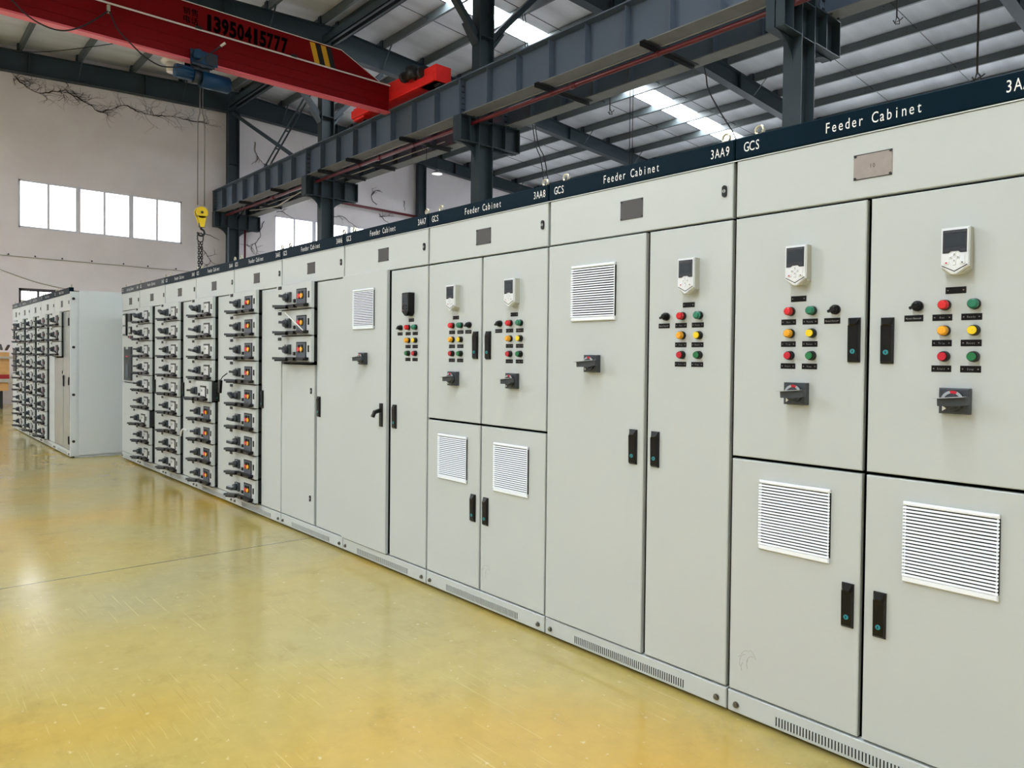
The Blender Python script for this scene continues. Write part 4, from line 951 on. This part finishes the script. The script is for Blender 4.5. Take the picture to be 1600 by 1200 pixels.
# --- cabinet 6: three drawers over a door
def drawers(c, w, rows, kinds, variants, pushed=()):
    h = 0.195
    for k in range(rows): drawer(c, 1.865-h*(k+1), h, kinds[k], variants[k], push=0.03 if k in pushed else 0.0)
c = cabinet(XA[5], 0, W(5), 'feeder cabinet marked 3AA6 with three red and orange button drawers over a plain door', GA, '3AA6')
drawers(c, 1, 3, ['button']*3, [0, 0, 0])
dl = add_door(c, G, 0.565, BOT, 1.262); dr = add_door(c, 0.604, 1-G, BOT, TOP)
add_lock(dl, 0.515-G, 1.073-BOT); add_lock(dl, 0.508-G, 0.287-BOT); add_handle(dr, 0.644-0.604, 0.966-BOT)
tag(obj('white_strap', MB().tube([(-3.66, -0.125, 1.642), (-3.385, -0.115, 1.509)], 0.004, 6).mesh('white_strap', ['cord_white'])), 'thin white strip stretched over the drawers marked 3AA6', 'strap')
# --- cabinets 5..2 with full drawer stacks
info = [(4, '3AA5', 'feeder cabinet marked 3AA5 with nine drawers all carrying red and orange buttons', ['button']*9, [0, 0, 0, 0, 1, 2, 2, 0, 2], ()),
        (3, '3AA4', 'feeder cabinet marked 3AA4 with five white-faced drawers above four red and orange button drawers', ['window']*5+['button']*4, [1, 2, 2, 2, 0, 0, 0, 0, 0], (4,)),
        (2, '3AA3', 'feeder cabinet marked 3AA3, third from the left end, with nine white-faced drawers', ['window']*9, [1, 1, 0, 0, 0, 0, 0, 0, 0], ()),
        (1, '3AA2', 'feeder cabinet marked 3AA2, second from the left end, with nine white-faced drawers', ['window']*9, [1, 1, 0, 0, 0, 0, 0, 0, 0], (6,))]
for i, code, lab, kinds, var, pushed in info:
    c = cabinet(XA[i], 0, W(i), lab, GA, code, film=(i == 1))
    drawers(c, 1, 9, kinds, var, pushed)
    dr = add_door(c, 0.611, W(i)-G, BOT, TOP); add_handle(dr, 0.633-0.611, 0.97-BOT)
# --- cabinet 1: incoming unit
c = cabinet(XA[0], 0, W(0), 'cabinet at the left end of the main row with meters and tall breaker window', GA, '3AA1', title='Incoming Cabinet', film=True)
def meters(c, w):
    d1 = add_door(c, G, w-G, 0.976, TOP); d2 = add_door(c, G, w-G, BOT, 0.966)
    o = obj('meter_relay', cached('mrelay', lambda: MB().cbox(0, 0.16, -0.02, 0, 0, 0.27, 0.004, 0).box(0.025, 0.135, -0.024, -0.02, 0.02, 0.11, 1).box(0.025, 0.135, -0.024, -0.02, 0.13, 0.25, 1).mesh('meter_relay', ['black_plastic', 'window_glass_white'])), d1, (0.10, 0, 1.55-0.976))
    obj('display_meter', cached('mdisp', lambda: MB().cbox(0, 0.13, -0.02, 0, 0, 0.10, 0.003).mesh('display_meter', ['black_plastic'])), d1, (0.335, 0, 1.715-0.976))
    obj('meter', cached('mmeter', lambda: MB().cbox(0, 0.11, -0.015, 0, 0, 0.09, 0.003, 0).box(0.03, 0.08, -0.018, -0.015, 0.02, 0.07, 1).mesh('meter', ['black_plastic', 'window_glass_white'])), d1, (0.35, 0, 1.565-0.976))
    obj('name_tag', cached('mtag', lambda: MB().box(0, 0.20, -0.006, 0, 0, 0.028, 0).box(0.07, 0.11, -0.008, -0.006, 0.005, 0.022, 1).mesh('name_tag', ['tag_black', 'red_button'])), d1, (0.30, 0, 1.517-0.976))
    def bw():
        mb = MB(); mb.cbox(0, 0.32, -0.02, 0, 0, 0.41, 0.003, 0); mb.box(0.03, 0.29, -0.022, -0.02, 0.02, 0.38, 1); mb.box(0.09, 0.22, -0.024, -0.022, 0.03, 0.20, 2); mb.box(0.10, 0.22, -0.026, -0.022, 0.285, 0.30, 3); mb.box(0.10, 0.20, -0.022, -0.018, 0.38, 0.41, 4)
        return mb.mesh('breaker_window', ['switch_grey', 'black_plastic', 'panel_grey', 'red_button', 'paint'])
    obj('breaker_window', cached('mbw', bw), d1, (0.16, 0, 1.0-0.976), label='tall dark breaker opening')
meters(c, W(0))

# ---- row B, the second line of cabinets at far left
GB = 'second row of cabinets at far left'
XB, YB_ = -9.2, -0.494
posn = [(-14.0, 0.8), (-13.2, 1.0), (-12.2, 1.0), (-11.2, 1.0), (-10.2, 1.0)]
labs = ['left-end metering cabinet of the short row at far left', 'cabinet of the short far-left row beside its metering end, nine white-faced drawers',
        'middle cabinet of the short far-left row with nine white-faced drawers', 'cabinet of the short far-left row beside the half-height drawer unit, nine dark-faced drawers',
        'end cabinet of the far-left row with three drawers, silvery doors and blank side panel']
mat('door_sheen', S(168, 174, 170), 0.22, metal=0.35, var=0.15, vscale=2)
for k, (x, w) in enumerate(posn):
    c = cabinet(x, YB_, w, labs[k], GB, '', film=(k in (0, 1, 2)), name='switchgear_cabinet', title='Feeder Cabinet' if k else 'Incoming Cabinet')
    if k == 0: meters(c, w); continue
    if k < 4:
        drawers(c, 1, 9, ['window' if k < 3 else 'dark']*9, [0]*9)
        dr = add_door(c, 0.606, w-G, BOT, TOP)
    else:
        drawers(c, 1, 3, ['dark']*3, [0]*3)
        dl = add_door(c, G, 0.575, BOT, 1.262, m='door_sheen'); dr = add_door(c, 0.604, w-0.03, BOT, TOP, m='door_sheen')
        add_lock(dl, 0.53, 1.073-BOT); add_handle(dr, 0.03, 0.966-BOT)
        for z in (1.72, 0.97, 0.22): obj('hinge', MB().box(0, 0.03, -0.012, 0, -0.05, 0.05).mesh('hinge', ['black_plastic']), dr, (w-0.06-0.604, 0, z-BOT))
        # side post and panel
        sp_ = MB(); sp_.box(w-0.002, w+0.030, 0.0, 0.07, 0.02, 2.10); sp_.box(w-0.002, w+0.014, 0.07, 0.10, 0.02, 2.10)
        sp_.box(w-0.002, w+0.020, 0.10, 0.98, 0.03, 2.12)
        s_ = obj('side_panel', sp_.mesh('side_panel', ['paint_side_lit']), c)
        for z in (2.01, 1.40, 0.80, 0.21): obj('bolt', MB().cyl((w+0.030, 0.035, z), (w+0.042, 0.035, z), 0.017, seg=12).mesh('bolt', ['iron_black']), s_)

# small things caught on the drawers
tag(obj('cable_tie', MB().tube(smooth([(-5.80, -0.14, 0.60), (-5.86, -0.15, 0.615), (-5.93, -0.15, 0.59), (-5.96, -0.15, 0.54)]), 0.008, 8).mesh('cable_tie', ['cord_white'])), 'white curved cable tie poking out of the 3AA4 drawers', 'cable tie')
pk = thing('padlock_tag', 'black rectangular tag dangling in front of the fourth drawer marked 3AA5', 'tag', (-4.95, -0.13, 1.11))
obj('tag_plate', MB().bar((0, 0, 0), (-0.02, 0, -0.11), 0.02, 0.04).mesh('tag_plate', ['black_plastic']), pk)
obj('cord', MB().tube([(0.10, 0.02, 0.06), (0.05, 0, 0.03), (0, 0, 0)], 0.004, 6).mesh('cord', ['black_plastic']), pk)
